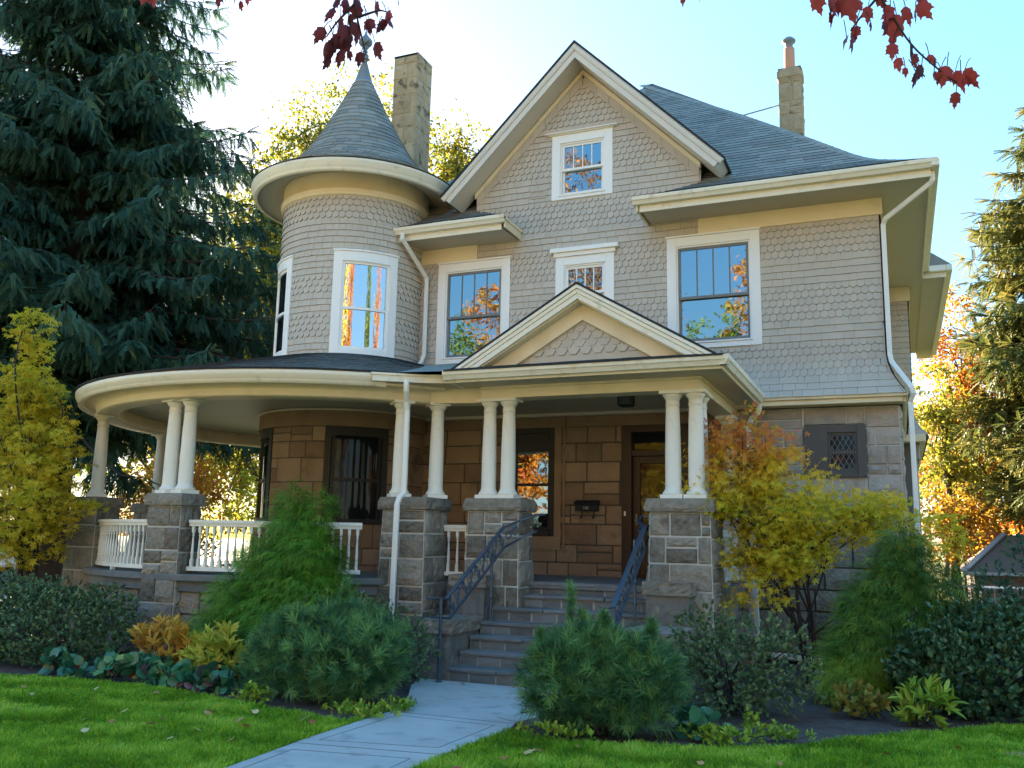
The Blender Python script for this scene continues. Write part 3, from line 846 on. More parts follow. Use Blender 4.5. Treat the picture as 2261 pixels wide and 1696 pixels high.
# stone ground floor of the tower
SWN = [(-69.3, -28.0, 2.05, 3.80), (-155, -112.0, 2.05, 3.80)]
mb = MB(); k_ = 180/pi/ST
sm = lambda u, v, d: tmap_r(ST)(u*k_, v, d)
ashlar(mb, sm, -210/k_, 40/k_, 0.9, 3.80, [0.42, 0.30, 0.46, 0.28, 0.40], wr=(0.35, 0.75), holes=[(a/k_, b/k_, c, d) for a, b, c, d in SWN], bulge=0.015, joint=0.009, seed=9, nx=6, rough=0.5)
arcbox(mb, -210, 40, ST-.02, ST+.055, 3.801, 4.12, tone=0.35)
mb.obj('stone_tower_wall', [M['stone_brown'], M['mortar_dark']], house)
for a, b, c, d in SWN:
    mb = MB(); e = 3.8
    arcbox(mb, a, a+e, ST-.1, ST+.02, c, d-.002); arcbox(mb, b-e, b, ST-.1, ST+.02, c, d-.002); arcbox(mb, a+e, b-e, ST-.1, ST+.018, d-.17, d-.002); arcbox(mb, a+e, b-e, ST-.1, ST+.03, c, c+.09)
    w_ = mb.obj('curved_window', M['dark_wood'], house)
    mb = MB(); arcbox(mb, a+e, b-e, ST-.08, ST-.03, 2.81, 2.87); arcbox(mb, a+e, a+e+2, ST-.08, ST-.03, c+.09, d-.17); arcbox(mb, b-e-2, b-e, ST-.08, ST-.03, c+.09, d-.17)
    mb.obj('curved_sash', M['dark_wood'], w_)
    mb = MB(); mb.revolve([(ST-.06, c+.09), (ST-.06, d-.17)], TC, a+e, b-e, 20); mb.obj('curved_pane', M['glass_dark'], w_)
mb = MB(); mb.revolve([(ST-.02, 4.075), (ST+.075, 4.085), (ST+.085, 4.115), (ST-.02, 4.128)], TC, -210, 40, 60); mb.obj('ceiling_moulding', M['soffit'], house)
# ------------------------------------------------------------------ porch
PR = 4.35
mb = MB()                                                # floor
pts = [(TC[0] + 4.52*cos(radians(a)), TC[1] + 4.52*sin(radians(a))) for a in np.linspace(-215, -38, 60)]
mb.hexa([(x, y, 1.13) for x, y in pts] + [(-6.6, 15.55, 1.13)], [(x, y, FL) for x, y in pts] + [(-6.6, 15.55, FL)])
mb.box(-6.62, -2.36, 12.75, 15.6, 1.128, FL - 0.003)
mb.obj('porch_floor', M['slate'], house, bevel=0.008)
mb = MB()
kp = 180/pi/4.36
pm = lambda u, v, d: tmap_r(4.36)(u*kp, v, d)
ashlar(mb, pm, -215/kp, -34/kp, 0.0, 0.98, [0.34, 0.30, 0.34], wr=(0.35, 0.7), bulge=0.04, seed=21, joint=0.018)
mb.obj('porch_foundation', [M['stone_grey'], M['mortar_dark']], house); mb = MB()
bx = lambda u, v, d: (-2.36 + d, 12.9 + u, v)
ashlar(mb, bx, 0, 2.7, 0.0, 0.98, [0.34, 0.30, 0.34], wr=(0.35, 0.7), bulge=0.05, seed=22)
mb.obj('porch_foundation', [M['stone_grey'], M['mortar_dark']], house)
mb = MB()
a = -215
while a < -38:
    b = min(a + 17, -38); arcbox(mb, a + .1, b - .1, 4.3, 4.44, 0.975, 1.16, 3, tone=RNG.random()); arcbox(mb, a+.1, b-.1, 4.3, 4.48, 1.161, 1.215, 3, tone=RNG.random()); a = b
mb.box(-6.5, -5.6, 12.62, 12.74, 0.2, 1.215); mb.obj('porch_skirt', M['slate'], house, bevel=0.006); mb = MB(); mb.box(-2.36, -2.27, 13.0, 15.5, 0.99, 1.215)
mb.obj('porch_skirt', M['slate'], house, bevel=0.006)

# rear wall of the porch
mb = MB()
PW = (-6.66, -5.72, 1.90, 3.88); PD = (-4.47, -3.28, FL, 3.87)
ym = lambda u, v, d: (u, 15.6 - d, v)
ashlar(mb, ym, -8.7, -2.55, FL - 0.03, 3.88, [0.26, 0.30, 0.36, 0.34, 0.42, 0.36, 0.34, 0.3], wr=(0.35, 0.85), holes=[PW, PD], bulge=0.026, joint=0.012, nx=7, ny=5, seed=31, split=0.2, rough=0.8)
mb.box(-8.7, -2.55, 15.585, 15.75, 3.88, 4.14, tone=0.3)
mb.box(-5.73, -5.60, 15.562, 15.62, 1.66, 3.879, tone=0.45); mb.box(-6.78, -5.60, 15.545, 15.62, 1.66, 1.90, tone=0.6)
mb.obj('porch_wall', [M['stone_brown'], M['mortar_dark']], house)
mb = MB(); mb.tube([(-5.545, 15.57, FL + .4), (-5.545, 15.57, 4.1)], 0.022, 8); mb.obj('wall_conduit', M['stone_brown'], house)
# porch window
x0, x1, z0, z1 = PW; y = 15.60
mb = MB()
mb.box(x0, x0+.12, y, y+.14, z0, z1); mb.box(x1-.12, x1, y, y+.14, z0, z1); mb.box(x0+.12, x1-.12, y+.001, y+.14, z1-.10, z1); mb.box(x0+.12, x1-.12, y-.03, y+.14, z0, z0+.10)
pw = mb.obj('window', M['dark_wood'], house, bevel=0.005, label='tall dark porch window reflecting yellow leaves')
mb = MB()
for p, q, r, s in ((x0+.12, x0+.16, z0+.1, z1-.1), (x1-.16, x1-.12, z0+.1, z1-.1), (x0+.16, x1-.16, 2.81, 2.86), (x0+.16, x1-.16, z0+.1, z0+.16), (x0+.16, x1-.16, 3.44, z1-.1)):
    mb.box(p, q, y+.03, y+.08, r, s)
mb.obj('sash', M['dark_wood'], pw, bevel=0.004)
mb = MB(); mb.add([(x0+.16, y+.06, z0+.1), (x1-.16, y+.06, z0+.1), (x1-.16, y+.066, 3.45), (x0+.16, y+.066, 3.45)], [(0, 1, 2, 3)])
mb.obj('pane', M['glass'], pw)
# front door
x0, x1, z0, z1 = PD
mb = MB()
mb.box(x0, x0+.17, y-.01, y+.25, z0, z1); mb.box(x1-.17, x1, y-.01, y+.25, z0, z1); mb.box(x0+.17, x1-.17, y-.009, y+.25, z1-.12, z1); mb.box(x0+.17, x1-.17, y+.02, y+.25, 3.33, 3.43); mb.box(x0+.17, x1-.17, y-.02, y+.25, z0, z0+.03)
dr = mb.obj('door', M['door_wood'], house, bevel=0.006, label='dark red front door with one large pane')
mb = MB()
a0, a1 = x0+.17, x1-.17
mb.box(a0, a0+.13, y+.10, y+.15, z0+.03, 3.33); mb.box(a1-.13, a1, y+.10, y+.15, z0+.03, 3.33); mb.box(a0+.13, a1-.13, y+.101, y+.15, z0+.03, z0+.55); mb.box(a0+.13, a1-.13, y+.101, y+.15, 3.2, 3.33)
mb.obj('door_leaf', M['door_wood'], dr, bevel=0.006)
mb = MB(); mb.add([(a0+.13, y+.13, z0+.55), (a1-.13, y+.13, z0+.55), (a1-.13, y+.13, 3.2), (a0+.13, y+.13, 3.2)], [(0, 1, 2, 3)]); mb.add([(a0, y+.12, 3.43), (a1, y+.12, 3.43), (a1, y+.12, z1-.12), (a0, y+.12, z1-.12)], [(0, 1, 2, 3)])
mb.obj('pane', M['glass_dark'], dr)
mb = MB(); mb.revolve([(0.0, -0.03), (0.028, -0.02), (0.032, 0), (0.028, 0.02), (0, 0.03)], (a0+.065, y+.06), n=12, zoff=2.2); mb.box(a0+.05, a0+.08, y+.085, y+.1, 2.12, 2.32)
mb.obj('handle', M['bronze'], dr)
mb = MB(); mb.box(a0-.13, a0-.10, y-.022, y-.011, 2.28, 2.36); mb.obj('doorbell', M['white'], dr)

# ceiling, beams, rim
mb = MB()
pts = [(TC[0] + 4.4*cos(radians(a)), TC[1] + 4.4*sin(radians(a))) for a in np.linspace(-228, -40, 60)]
mb.hexa([(x, y, 4.13) for x, y in pts] + [(-6.6, 15.6, 4.13)], [(x, y, 4.16) for x, y in pts] + [(-6.6, 15.6, 4.16)])
mb.box(-7.2, -2.47, 12.45, 15.6, 4.1315, 4.165)
mb.box(-8.5, -2.5, 15.49, 15.58, 4.075, 4.13)
m_ceiling = surface('ceiling_boards', (0.50, 0.44, 0.33), (0.58, 0.52, 0.40), rough=0.5, scale=1.5)
# board joints across the ceiling
nt = m_ceiling.node_tree
tc = N(nt, 'ShaderNodeTexCoord'); wv = N(nt, 'ShaderNodeTexWave', bands_direction='Y'); wv.inputs['Scale'].default_value = 1.9
nt.links.new(tc.outputs['Object'], wv.inputs['Vector'])
cr = ramp(nt, [(0.0, (0, 0, 0)), (0.06, (1, 1, 1))]); nt.links.new(wv.outputs['Fac'], cr.inputs['Fac'])
bp = N(nt, 'ShaderNodeBump'); bp.inputs['Distance'].default_value = 0.01; bp.inputs['Strength'].default_value = 0.6
nt.links.new(cr.outputs['Color'], bp.inputs['Height'])
pn = [n for n in nt.nodes if n.type == 'BSDF_PRINCIPLED'][0]; nt.links.new(bp.outputs['Normal'], pn.inputs['Normal'])
mb.obj('porch_ceiling', m_ceiling, house)
mb = MB()
mb.revolve([(4.16, 4.13), (4.16, 3.90), (4.19, 3.88), (4.51, 3.88), (4.54, 3.90), (4.54, 4.0), (4.58, 4.045), (4.66, 4.06), (4.83, 4.06), (4.83, 4.10), (4.2, 4.12)], TC, -232, -39, 72, close=True)
mb.bar([(-6.62, 12.46, 4.0), (-5.7, 12.66, 4.0)], 0.34, 0.24)
mb.box(-5.77, -2.44, 12.40, 12.74, 3.93, 4.13); mb.box(-5.77, -2.44, 12.36, 12.3999, 4.07, 4.13)
mb.box(-2.78, -2.44, 12.741, 15.55, 3.93, 4.129); mb.box(-2.4399, -2.40, 12.36, 15.5, 4.07, 4.13)
mb.obj('porch_beam', M['cream'], house, bevel=0.004)
mb = MB()
mb.revolve([(4.80, 4.035), (4.845, 4.03), (4.85, 4.085), (4.86, 4.10), (4.875, 4.115), (4.885, 4.145), (4.90, 4.165), (4.905, 4.215), (4.88, 4.235), (4.75, 4.235), (4.75, 4.06)], TC, -232, -50, 80, close=True)
mb.obj('porch_cornice', M['gutter'], house)
mb = MB()                                                # soffit of the square bay
mb.box(-6.0, -2.05, 11.83, 12.36, 4.105, 4.129); mb.box(-2.40, -2.05, 12.36, 15.45, 4.105, 4.128)
mb.add([(-7.1, 11.45, 4.10), (-6.0, 11.95, 4.10), (-6.0, 12.5, 4.10), (-6.7, 12.7, 4.10)], [(0, 1, 2, 3)])
mb.obj('porch_soffit', M['soffit'], house)
mb = MB()
mb.box(-6.02, -2.05, 11.815, 11.829, 4.09, 4.20); mb.box(-2.049, -2.03, 11.815, 15.3, 4.09, 4.20); mb.box(-6.03, -6.001, 11.83, 12.3, 4.09, 4.20)
mb.obj('fascia', M['gutter'], house)
gutter_y(-6.08, -1.93, 11.81, 4.255).obj('gutter', M['gutter'], house)
mb = MB()
pr = [(p[0] - 11.81, p[1]) for p in [(11.81, 4.125), (11.74, 4.125), (11.71, 4.18), (11.692, 4.195), (11.685, 4.235), (11.685, 4.255), (11.698, 4.255), (11.74, 4.14), (11.81, 4.14)]]
mb.hexa([(-2.045 - q, 11.69, z) for q, z in pr], [(-2.045 - q, 15.35, z) for q, z in pr]); mb.obj('gutter', M['gutter'], house)
mb = MB(); mb.bar([(-7.08, 11.38, 4.165), (-6.42, 11.83, 4.165), (-6.02, 11.98, 4.165)], 0.11, 0.125); mb.bar([(-7.09, 11.36, 4.21), (-6.43, 11.81, 4.21), (-6.03, 11.96, 4.21)], 0.13, 0.03); mb.obj('gutter', M['gutter'], house)

# porch roof
mb = MB()
RP = [(4.90, 4.24), (3.2, 4.66), (1.5, 5.16)]
mb.revolve(RP, TC, -232, 20, 80, smooth=False, tone=0.3)
kr = 180/pi/3.2
def prm(u, v, d):
    a = radians(u*kr); L = sqrt(3.4**2 + .92**2); r = 4.92 - v*3.4/L; z = 4.245 + v*.92/L
    return (TC[0] + (r + d*.26)*cos(a), TC[1] + (r + d*.26)*sin(a), z + d*.96)
shingles(mb, prm, 0.0, 3.5, lambda v: (-232/kr, -20/kr), 0.14, lambda r: 'S', d0=0.004, d1=0.014, lap=1.4, wr=(0.12, 0.32))
yb = lambda y: 4.26 + 0.225*(y - 11.72)
mb.add([(-7.1, 11.45, 4.235), (-5.95, 11.72, 4.25), (-1.95, 11.72, 4.25), (-5.66, 15.43, yb(15.43)), (-8.6, 15.43, yb(15.43)), (-8.6, 13.6, 4.8)], [(0, 1, 2, 3, 4, 5)], 0.3)
mb.add([(-1.95, 11.72, 4.25), (-1.95, 15.43, 4.25), (-5.66, 15.43, yb(15.43))], [(0, 1, 2)], 0.3)
bmv = lambda u, v, d: (u, 11.72 + v*.976, 4.262 + v*.22 + d)
shingles(mb, bmv, 0, 1.35, lambda v: (-6.05 - v*.3, -1.97 - v), 0.14, lambda r: 'S', d0=0.004, d1=0.014, lap=1.4, wr=(0.12, 0.32))
mb.obj('porch_roof', [M['asphalt_shingle'], M['roof_edge']], house)

# pediment over the steps
PZ, PX, PS = 5.60, -4.21, 0.592
def praft(mb, s, off, th, y0, y1, xo, tone=0.5):
    zt = PZ - off; t = th*sqrt(1 + PS*PS); e = th*PS/sqrt(1+PS*PS); ee = th/sqrt(1+PS*PS)
    poly = [(PX, zt), (PX + s*xo, zt - PS*xo), (PX + s*(xo - e), zt - PS*xo - ee), (PX, zt - t)]
    if s > 0: poly = poly[::-1]
    mb.prism_y(poly, y0, y1, tone)
mb = MB()
for s in (-1, 1): praft(mb, s, 0, 0.03, 12.27, 15.49, 2.06)
mb.obj('pediment_roof', M['roof_edge'], house)
mb = MB()
for s in (-1, 1):
    praft(mb, s, 0.038, 0.05, 12.275, 12.37, 2.04); praft(mb, s, 0.10, 0.055, 12.295, 12.37, 1.98); praft(mb, s, 0.165, 0.075, 12.312, 12.37, 1.92)
mb.obj('pediment_rake', M['gutter'], house, bevel=0.004)
mb = MB()
for s in (-1, 1): praft(mb, s, 0.04, 0.20, 12.371, 12.72, 1.97)
mb.obj('pediment_soffit', M['cream'], house, bevel=0.004)
mb = MB()
zf = PZ - 0.265
for s in (-1, 1):
    xo = 1.62
    poly = [(PX, zf), (PX + s*xo, zf - PS*xo), (PX + s*(xo - .42), zf - PS*xo), (PX, zf - 0.25)]
    if s > 0: poly = poly[::-1]
    mb.prism_y(poly, 12.56, 12.68)
mb.obj('pediment_frieze', M['cream'], house, bevel=0.004)
mb = MB()
mb.prism_y([(PX - 1.35, 4.40), (PX + 1.35, 4.40), (PX, 5.2)], 12.63, 12.70)
shingles(mb, lambda u, v, d: (u, 12.63 - d, v), 4.55, 5.14, lambda v: (PX - (5.12 - v)/PS, PX + (5.12 - v)/PS), 0.112, lambda r: 'H', w=0.19, d1=0.02)
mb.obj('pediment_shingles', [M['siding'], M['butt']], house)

# piers
def pier(name, x0, x1, y0, y1, ztop, seed, batter=0.05, courses=(0.42, 0.36, 0.40, 0.38, 0.36, 0.32), inset=0.05, z0=-0.02, grout='mortar', st='stone_grey', label=None):
    b = lambda z: batter*(ztop - z)/ztop
    mb = MB(); zt = ztop - 0.19
    X0, X1, Y0, Y1 = x0 + inset, x1 - inset, y0 + inset, y1 - inset
    mp = [lambda u, v, d: (X0 - b(v) + u*(X1 - X0 + 2*b(v)), Y0 - b(v) - d, v),
          lambda u, v, d: (X1 + b(v) + d, Y0 - b(v) + u*(Y1 - Y0 + 2*b(v)), v),
          lambda u, v, d: (X0 - b(v) - d, Y1 + b(v) - u*(Y1 - Y0 + 2*b(v)), v),
          lambda u, v, d: (X1 + b(v) - u*(X1 - X0 + 2*b(v)), Y1 + b(v) + d, v)]
    wx, wy = X1 - X0, Y1 - Y0
    for i, m_ in enumerate(mp):
        w = wx if i in (0, 3) else wy
        ashlar(mb, m_, 0, 1, z0, zt, list(courses), wr=(0.26/w, 0.58/w), bulge=0.042, joint=0.02, nx=7, ny=5, seed=seed + i, rough=0.9, split=0.12)
    o = mb.obj(name, [M[st], M[grout]], house, label=label)
    mb = MB()
    g = 9
    cap = []
    ring = lambda z, k, r: [(x0 - k + (x1-x0+2*k)*i/g + RNG.uniform(-r, r), y0 - k + RNG.uniform(-r, r), z + RNG.uniform(-r, r)*.6) for i in range(g)] + \
                        [(x1 + k + RNG.uniform(-r, r), y0 - k + (y1-y0+2*k)*i/g + RNG.uniform(-r, r), z + RNG.uniform(-r, r)*.6) for i in range(g)] + \
                        [(x1 + k - (x1-x0+2*k)*i/g + RNG.uniform(-r, r), y1 + k + RNG.uniform(-r, r), z + RNG.uniform(-r, r)*.6) for i in range(g)] + \
                        [(x0 - k + RNG.uniform(-r, r), y1 + k - (y1-y0+2*k)*i/g + RNG.uniform(-r, r), z + RNG.uniform(-r, r)*.6) for i in range(g)]
    rs = [ring(zt, -0.02, .002), ring(zt + .01, 0.01, .008), ring(zt + .06, 0.02, .014), ring(zt + .12, 0.012, .012), ring(ztop - .02, -0.005, .003), ring(ztop, -0.02, .001)]
    n = 4*g; V = [p for r in rs for p in r]; F = [(k*n + i, k*n + (i+1) % n, (k+1)*n + (i+1) % n, (k+1)*n + i) for k in range(len(rs)-1) for i in range(n)]
    F.append(tuple(range((len(rs)-1)*n, len(rs)*n)))
    mb.add(V, F, RNG.uniform(.35, .65))
    mb.obj('pier_cap', M[st], o)
    return o
CZ = 2.425
pier('stone_pier', -10.64, -9.93, 10.77, 11.27, CZ, 100)
pier('stone_pier', -7.18, -6.38, 11.90, 12.72, CZ, 110)
pier('stone_pier', -5.95, -5.05, 12.30, 12.92, CZ, 120)
pier('stone_pier', -3.19, -2.27, 12.30, 13.15, CZ, 130)
pier('stone_pier', -13.45, -12.75, 11.8, 12.4, CZ, 140)
pier('stone_pier', -14.7, -14.1, 14.5, 15.2, CZ, 150)
pier('stone_pier', -2.75, -2.2, 15.02, 15.5, CZ - 0.2, 160, st='stone_pale')
# columns
mb = MB(); H = 3.90 - CZ
hh = H
mb.box(-.155, .155, -.155, .155, 0, .055)
mb.revolve([(.0, .055), (.145, .055), (.15, .07), (.15, .085), (.135, .10), (.125, .105), (.128, .12), (.115, .135), (.112, .16), (.110, hh*.4), (.102, hh*.7), (.093, hh - .22), (.093, hh - .205), (.102, hh - .20), (.102, hh - .185), (.094, hh - .18), (.094, hh - .12), (.10, hh - .115), (.12, hh - .085), (.135, hh - .06), (.135, hh - .045), (0, hh - .045)], (0, 0), n=24)
mb.box(-.16, .16, -.16, .16, hh - .045, hh - .001)
colm = mb.mesh('porch_column', M['column'])
for x, y, s in ((-10.43, 11.02, -17), (-10.12, 11.02, -17), (-6.97, 12.12, 42), (-6.55, 12.5, 42), (-5.68, 12.56, 0), (-5.365, 12.56, 0), (-2.86, 12.56, 0), (-2.535, 12.56, 0), (-2.55, 12.95, 0), (-13.1, 12.1, -40), (-14.39, 14.87, -80), (-2.57, 15.28, 0)):
    zs = 1.0
    inst('porch_column', colm, house, (x, y, CZ if y < 15.2 else CZ - .2), radians(s), sc=(1, 1, (3.935 - CZ)/H if (y > 12.3 and x > -6 and y < 15.2) else ((3.93 - CZ + .2)/H if y > 15.2 else 1.0)))
# balustrades
mb = MB(); bh = 0.60
mb.box(-.021, .021, -.021, .021, 0, .11); mb.box(-.021, .021, -.021, .021, bh - .09, bh)
mb.revolve([(.019, .11), (.026, .12), (.018, .135), (.022, .16), (.024, .20), (.019, .30), (.014, .40), (.013, .45), (.022, .465), (.013, .48), (.020, .50), (.019, .51)], (0, 0), n=8)
balm = mb.mesh('baluster', M['column'])
def rail_arc(a0, a1, R, label=None):
    n = max(4, int(abs(a1-a0)/4)); mb = MB()
    P_ = lambda a, z: (TC[0] + R*cos(radians(a)), TC[1] + R*sin(radians(a)), z)
    ang = np.linspace(a0, a1, n)
    arcbox(mb, a0, a1, R - .055, R + .055, 1.985, 2.03, 3); arcbox(mb, a0, a1, R - .035, R + .035, 1.935, 1.984, 3); arcbox(mb, a0, a1, R - .035, R + .035, 1.275, 1.335, 3)
    for a in np.linspace(a0, a1, 3)[1:-1]: arcbox(mb, a-.4, a+.4, R-.03, R+.03, FL, 1.274, 3)
    o = mb.obj('porch_railing', M['column'], house, label=label)
    L = radians(abs(a1-a0))*R; k = int(L/0.118)
    for i in range(k):
        a = a0 + (a1-a0)*(i+.5)/k
        inst('baluster', balm, o, P_(a, 1.335), radians(a))
def rail_line(p, q):
    p = np.array(p); q = np.array(q); d = q - p; L = np.linalg.norm(d); mb = MB()
    for z, w, h in ((2.007, .11, .045), (1.96, .07, .048), (1.305, .07, .06)):
        mb.bar([(p[0], p[1], z), (q[0], q[1], z)], w, h)
    mb.box((p+q)[0]/2-.03, (p+q)[0]/2+.03, (p+q)[1]/2-.03, (p+q)[1]/2+.03, FL, 1.275)
    o = mb.obj('porch_railing', M['column'], house)
    k = int(L/0.118)
    for i in range(k):
        c = p + d*(i+.5)/k; inst('baluster', balm, o, (c[0], c[1], 1.335), atan2(d[1], d[0]))
rail_arc(-88, -52.5, 4.3); rail_arc(-99, -128, 4.3); rail_arc(-139, -168, 4.3)
rail_line((-6.40, 12.57), (-5.98, 12.62)); rail_line((-2.40, 13.17), (-2.40, 15.0))

# downspouts
def spout(path, w=0.075, d=0.055, name='downspout', up=(0, 1, 0), mats=None):
    mb = MB(); mb.bar(path, w, d, up=up); return mb.obj(name, mats or M['pipe'], house, bevel=0.008)
spout([(-6.62, 11.60, 4.12), (-6.62, 11.60, 4.05), (-6.63, 11.62, 3.98), (-6.69, 11.75, 3.84), (-6.70, 11.80, 3.70), (-6.70, 11.80, 2.48), (-6.72, 11.70, 2.40), (-6.74, 11.68, 2.3), (-6.76, 11.66, 0.1)])
spout([(-8.56, 14.62, 7.62), (-8.56, 14.62, 7.50), (-8.53, 14.72, 7.42), (-8.42, 15.28, 6.98), (-8.40, 15.36, 6.9), (-8.40, 15.36, 5.35), (-8.42, 15.30, 5.2), (-8.44, 15.2, 5.12)])
spout([(0.74, 14.80, 7.60), (0.74, 14.80, 7.46), (0.70, 14.84, 7.42), (0.04, 15.34, 7.10), (0.0, 15.40, 7.02), (-0.0, 15.41, 4.86), (0.02, 15.38, 4.74), (0.29, 15.12, 4.26), (0.31, 15.12, 4.18), (0.26, 15.2, 4.05), (0.26, 15.25, 0.1)])
spout([(-2.02, 15.2, 4.13), (-2.02, 15.2, 4.02), (-2.05, 15.22, 3.96), (-2.16, 15.32, 3.90), (-2.18, 15.34, 3.86), (-2.18, 14.98, 3.7), (-2.16, 14.95, 3.5), (-2.10, 14.92, 0.35), (-2.06, 14.9, 0.24), (-1.9, 14.9, 0.17), (-1.0, 14.95, 0.10)])

# chimneys
def chimney(x0, x1, y0, y1, z0, z1, seed, st='chimney'):
    mb = MB(); w, d = x1-x0, y1-y0
    mp = [lambda u, v, q: (x0 + u, y0 - q, v), lambda u, v, q: (x1 + q, y0 + u, v), lambda u, v, q: (x0 - q, y1 - u, v), lambda u, v, q: (x1 - u, y1 + q, v)]
    for i, m_ in enumerate(mp):
        ashlar(mb, m_, 0, (w if i in (0, 3) else d), z0, z1, [0.42, 0.36, 0.5], wr=(0.3, 0.62), bulge=0.022, joint=0.008, nx=5, ny=4, seed=seed+i, rough=1.3, split=0.1)
    mb.box(x0 - .01, x1 + .01, y0 - .01, y1 + .01, z1, z1 + .05, tone=0.2)
    return mb.obj('chimney', [M[st], M['chimney']], house)
chimney(-10.85, -10.2, 17.8, 18.52, 8.6, 13.40, 200)
mb = MB(); mb.box(-10.855, -10.195, 17.79, 18.53, 13.25, 13.46, tone=.2); 
mb.obj('chimney_cap', surface('sooty_stone', (0.07, 0.06, 0.042), (0.22, 0.19, 0.13), rough=.95, scale=6, noise_amt=1.0, bump=.5, bump_scale=20), house, bevel=.02)
c2 = chimney(-2.20, -1.68, 21.6, 22.1, 10.5, 13.35, 210)
mb = MB(); mb.box(-2.24, -1.64, 21.56, 22.14, 13.10, 13.40, tone=.3); mb.obj('chimney_crown', M['chimney'], c2, bevel=.06)
mb = MB(); mb.revolve([(.13, 13.39), (.13, 14.02), (.11, 14.02), (.11, 13.39)], (-1.95, 21.85), n=16); mb.obj('flue', M['terracotta'], c2)
mb = MB(); mb.revolve([(.09, 14.0), (.09, 14.16), (.16, 14.2), (.165, 14.24), (.10, 14.31), (.0, 14.32)], (-1.95, 21.85), n=16); mb.obj('flue_cowl', M['lead'], c2)
mb = MB(); mb.tube([(-2.2, 21.8, 12.55), (-3.7, 21.2, 12.05)], .018, 6); mb.obj('stay_rod', M['lead'], c2)

# ------------------------------------------------------------------ steps
NS = 7; RISE = 0.175; RUN = 0.29; Y0S = 12.75
steps = thing('stone_steps', 'broad flight of slate-topped stone steps between rough side blocks', 'steps', (-4.3, 12, 0))
SX0, SX1 = -5.45, -3.17
for i in range(NS):
    ztop = FL - i*RISE; yl = Y0S - i*RUN
    x0 = -5.14 if i == 0 else (SX0 + 0.03 if i < 3 else SX0 - 0.012*i + 0.02)
    x1 = -3.12 if i == 0 else SX1 + .02
    mb = MB()
    x = x0
    while x < x1 - .01:
        w = min(RNG.uniform(.5, 1.1), x1 - x)
        if x1 - x - w < .25: w = x1 - x
        dz = RNG.uniform(-.004, .004); dy = RNG.uniform(-.012, .012)
        mb.box(x + .004, x + w - .004, yl + dy, yl + RUN + .09, ztop - .05 + dz, ztop + dz, RNG.random()); x += w
    mb.obj('tread', M['slate'], steps, bevel=.008)
    mb = MB()
    ashlar(mb, lambda u, v, d: (u, yl + .04 - d, v), x0, x1, ztop - RISE - .01, ztop - .052, [RISE], wr=(.24, .5), bulge=.010, joint=.012, nx=4, ny=3, seed=300+i, split=0)
    mb.obj('riser', [M['step_stone'], M['mortar_mid']], steps)
mb = MB(); mb.box(SX0 - .05, SX1 + .1, 11.1, 12.9, -.05, .12); 
def block(x0, x1, y0, y1, ztop, seed, capt=.17, over=.04):
    rg = np.random.default_rng(seed)
    def lump(X0, X1, Y0, Y1, Z0, Z1, am, nm, mt, par, bev):
        nx, ny, nz = 8, 8, max(4, int((Z1-Z0)/.09)); mb = MB()
        def face(fn, na, nb):
            P_ = []
            for j in range(nb+1):
                for i in range(na+1):
                    e = am if 0 < i < na and 0 < j < nb else am*.5
                    P_.append(fn(i/na, j/nb, e*rg.uniform(-1, 1)))
            mb.add(P_, [(j*(na+1)+i, j*(na+1)+i+1, (j+1)*(na+1)+i+1, (j+1)*(na+1)+i) for j in range(nb) for i in range(na)], rg.random()*.4+.3)
        lx, ly, lz = X1-X0, Y1-Y0, Z1-Z0
        face(lambda a, b, d: (X0+a*lx, Y0+d, Z0+b*lz), nx, nz); face(lambda a, b, d: (X1+d, Y0+a*ly, Z0+b*lz), ny, nz)
        face(lambda a, b, d: (X0+d, Y1-a*ly, Z0+b*lz), ny, nz); face(lambda a, b, d: (X0+a*lx, Y0+b*ly, Z1+d*.4), nx, ny)
        face(lambda a, b, d: (X1-a*lx, Y1+d, Z0+b*lz), nx, nz)
        mb.box(X0+.03, X1-.03, Y0+.03, Y1-.03, Z0, Z1-.03)
        return mb.obj(nm, mt, par)
    o = lump(x0, x1, y0, y1, -.03, ztop - capt, .014, 'side_block', M['weathered'], steps, 0)
    lump(x0 - over, x1 + over, y0 - over, y1 + over, ztop - capt, ztop, .018, 'block_cap', M['stone_grey'], o, 0)
block(-5.95, -5.50, 11.05, 12.02, .755, 1); block(-6.0, -5.48, 12.06, 12.42, 1.315, 2)
block(-3.16, -2.50, 11.05, 12.0, .755, 3); block(-3.12, -2.55, 12.02, 12.36, 1.315, 4)

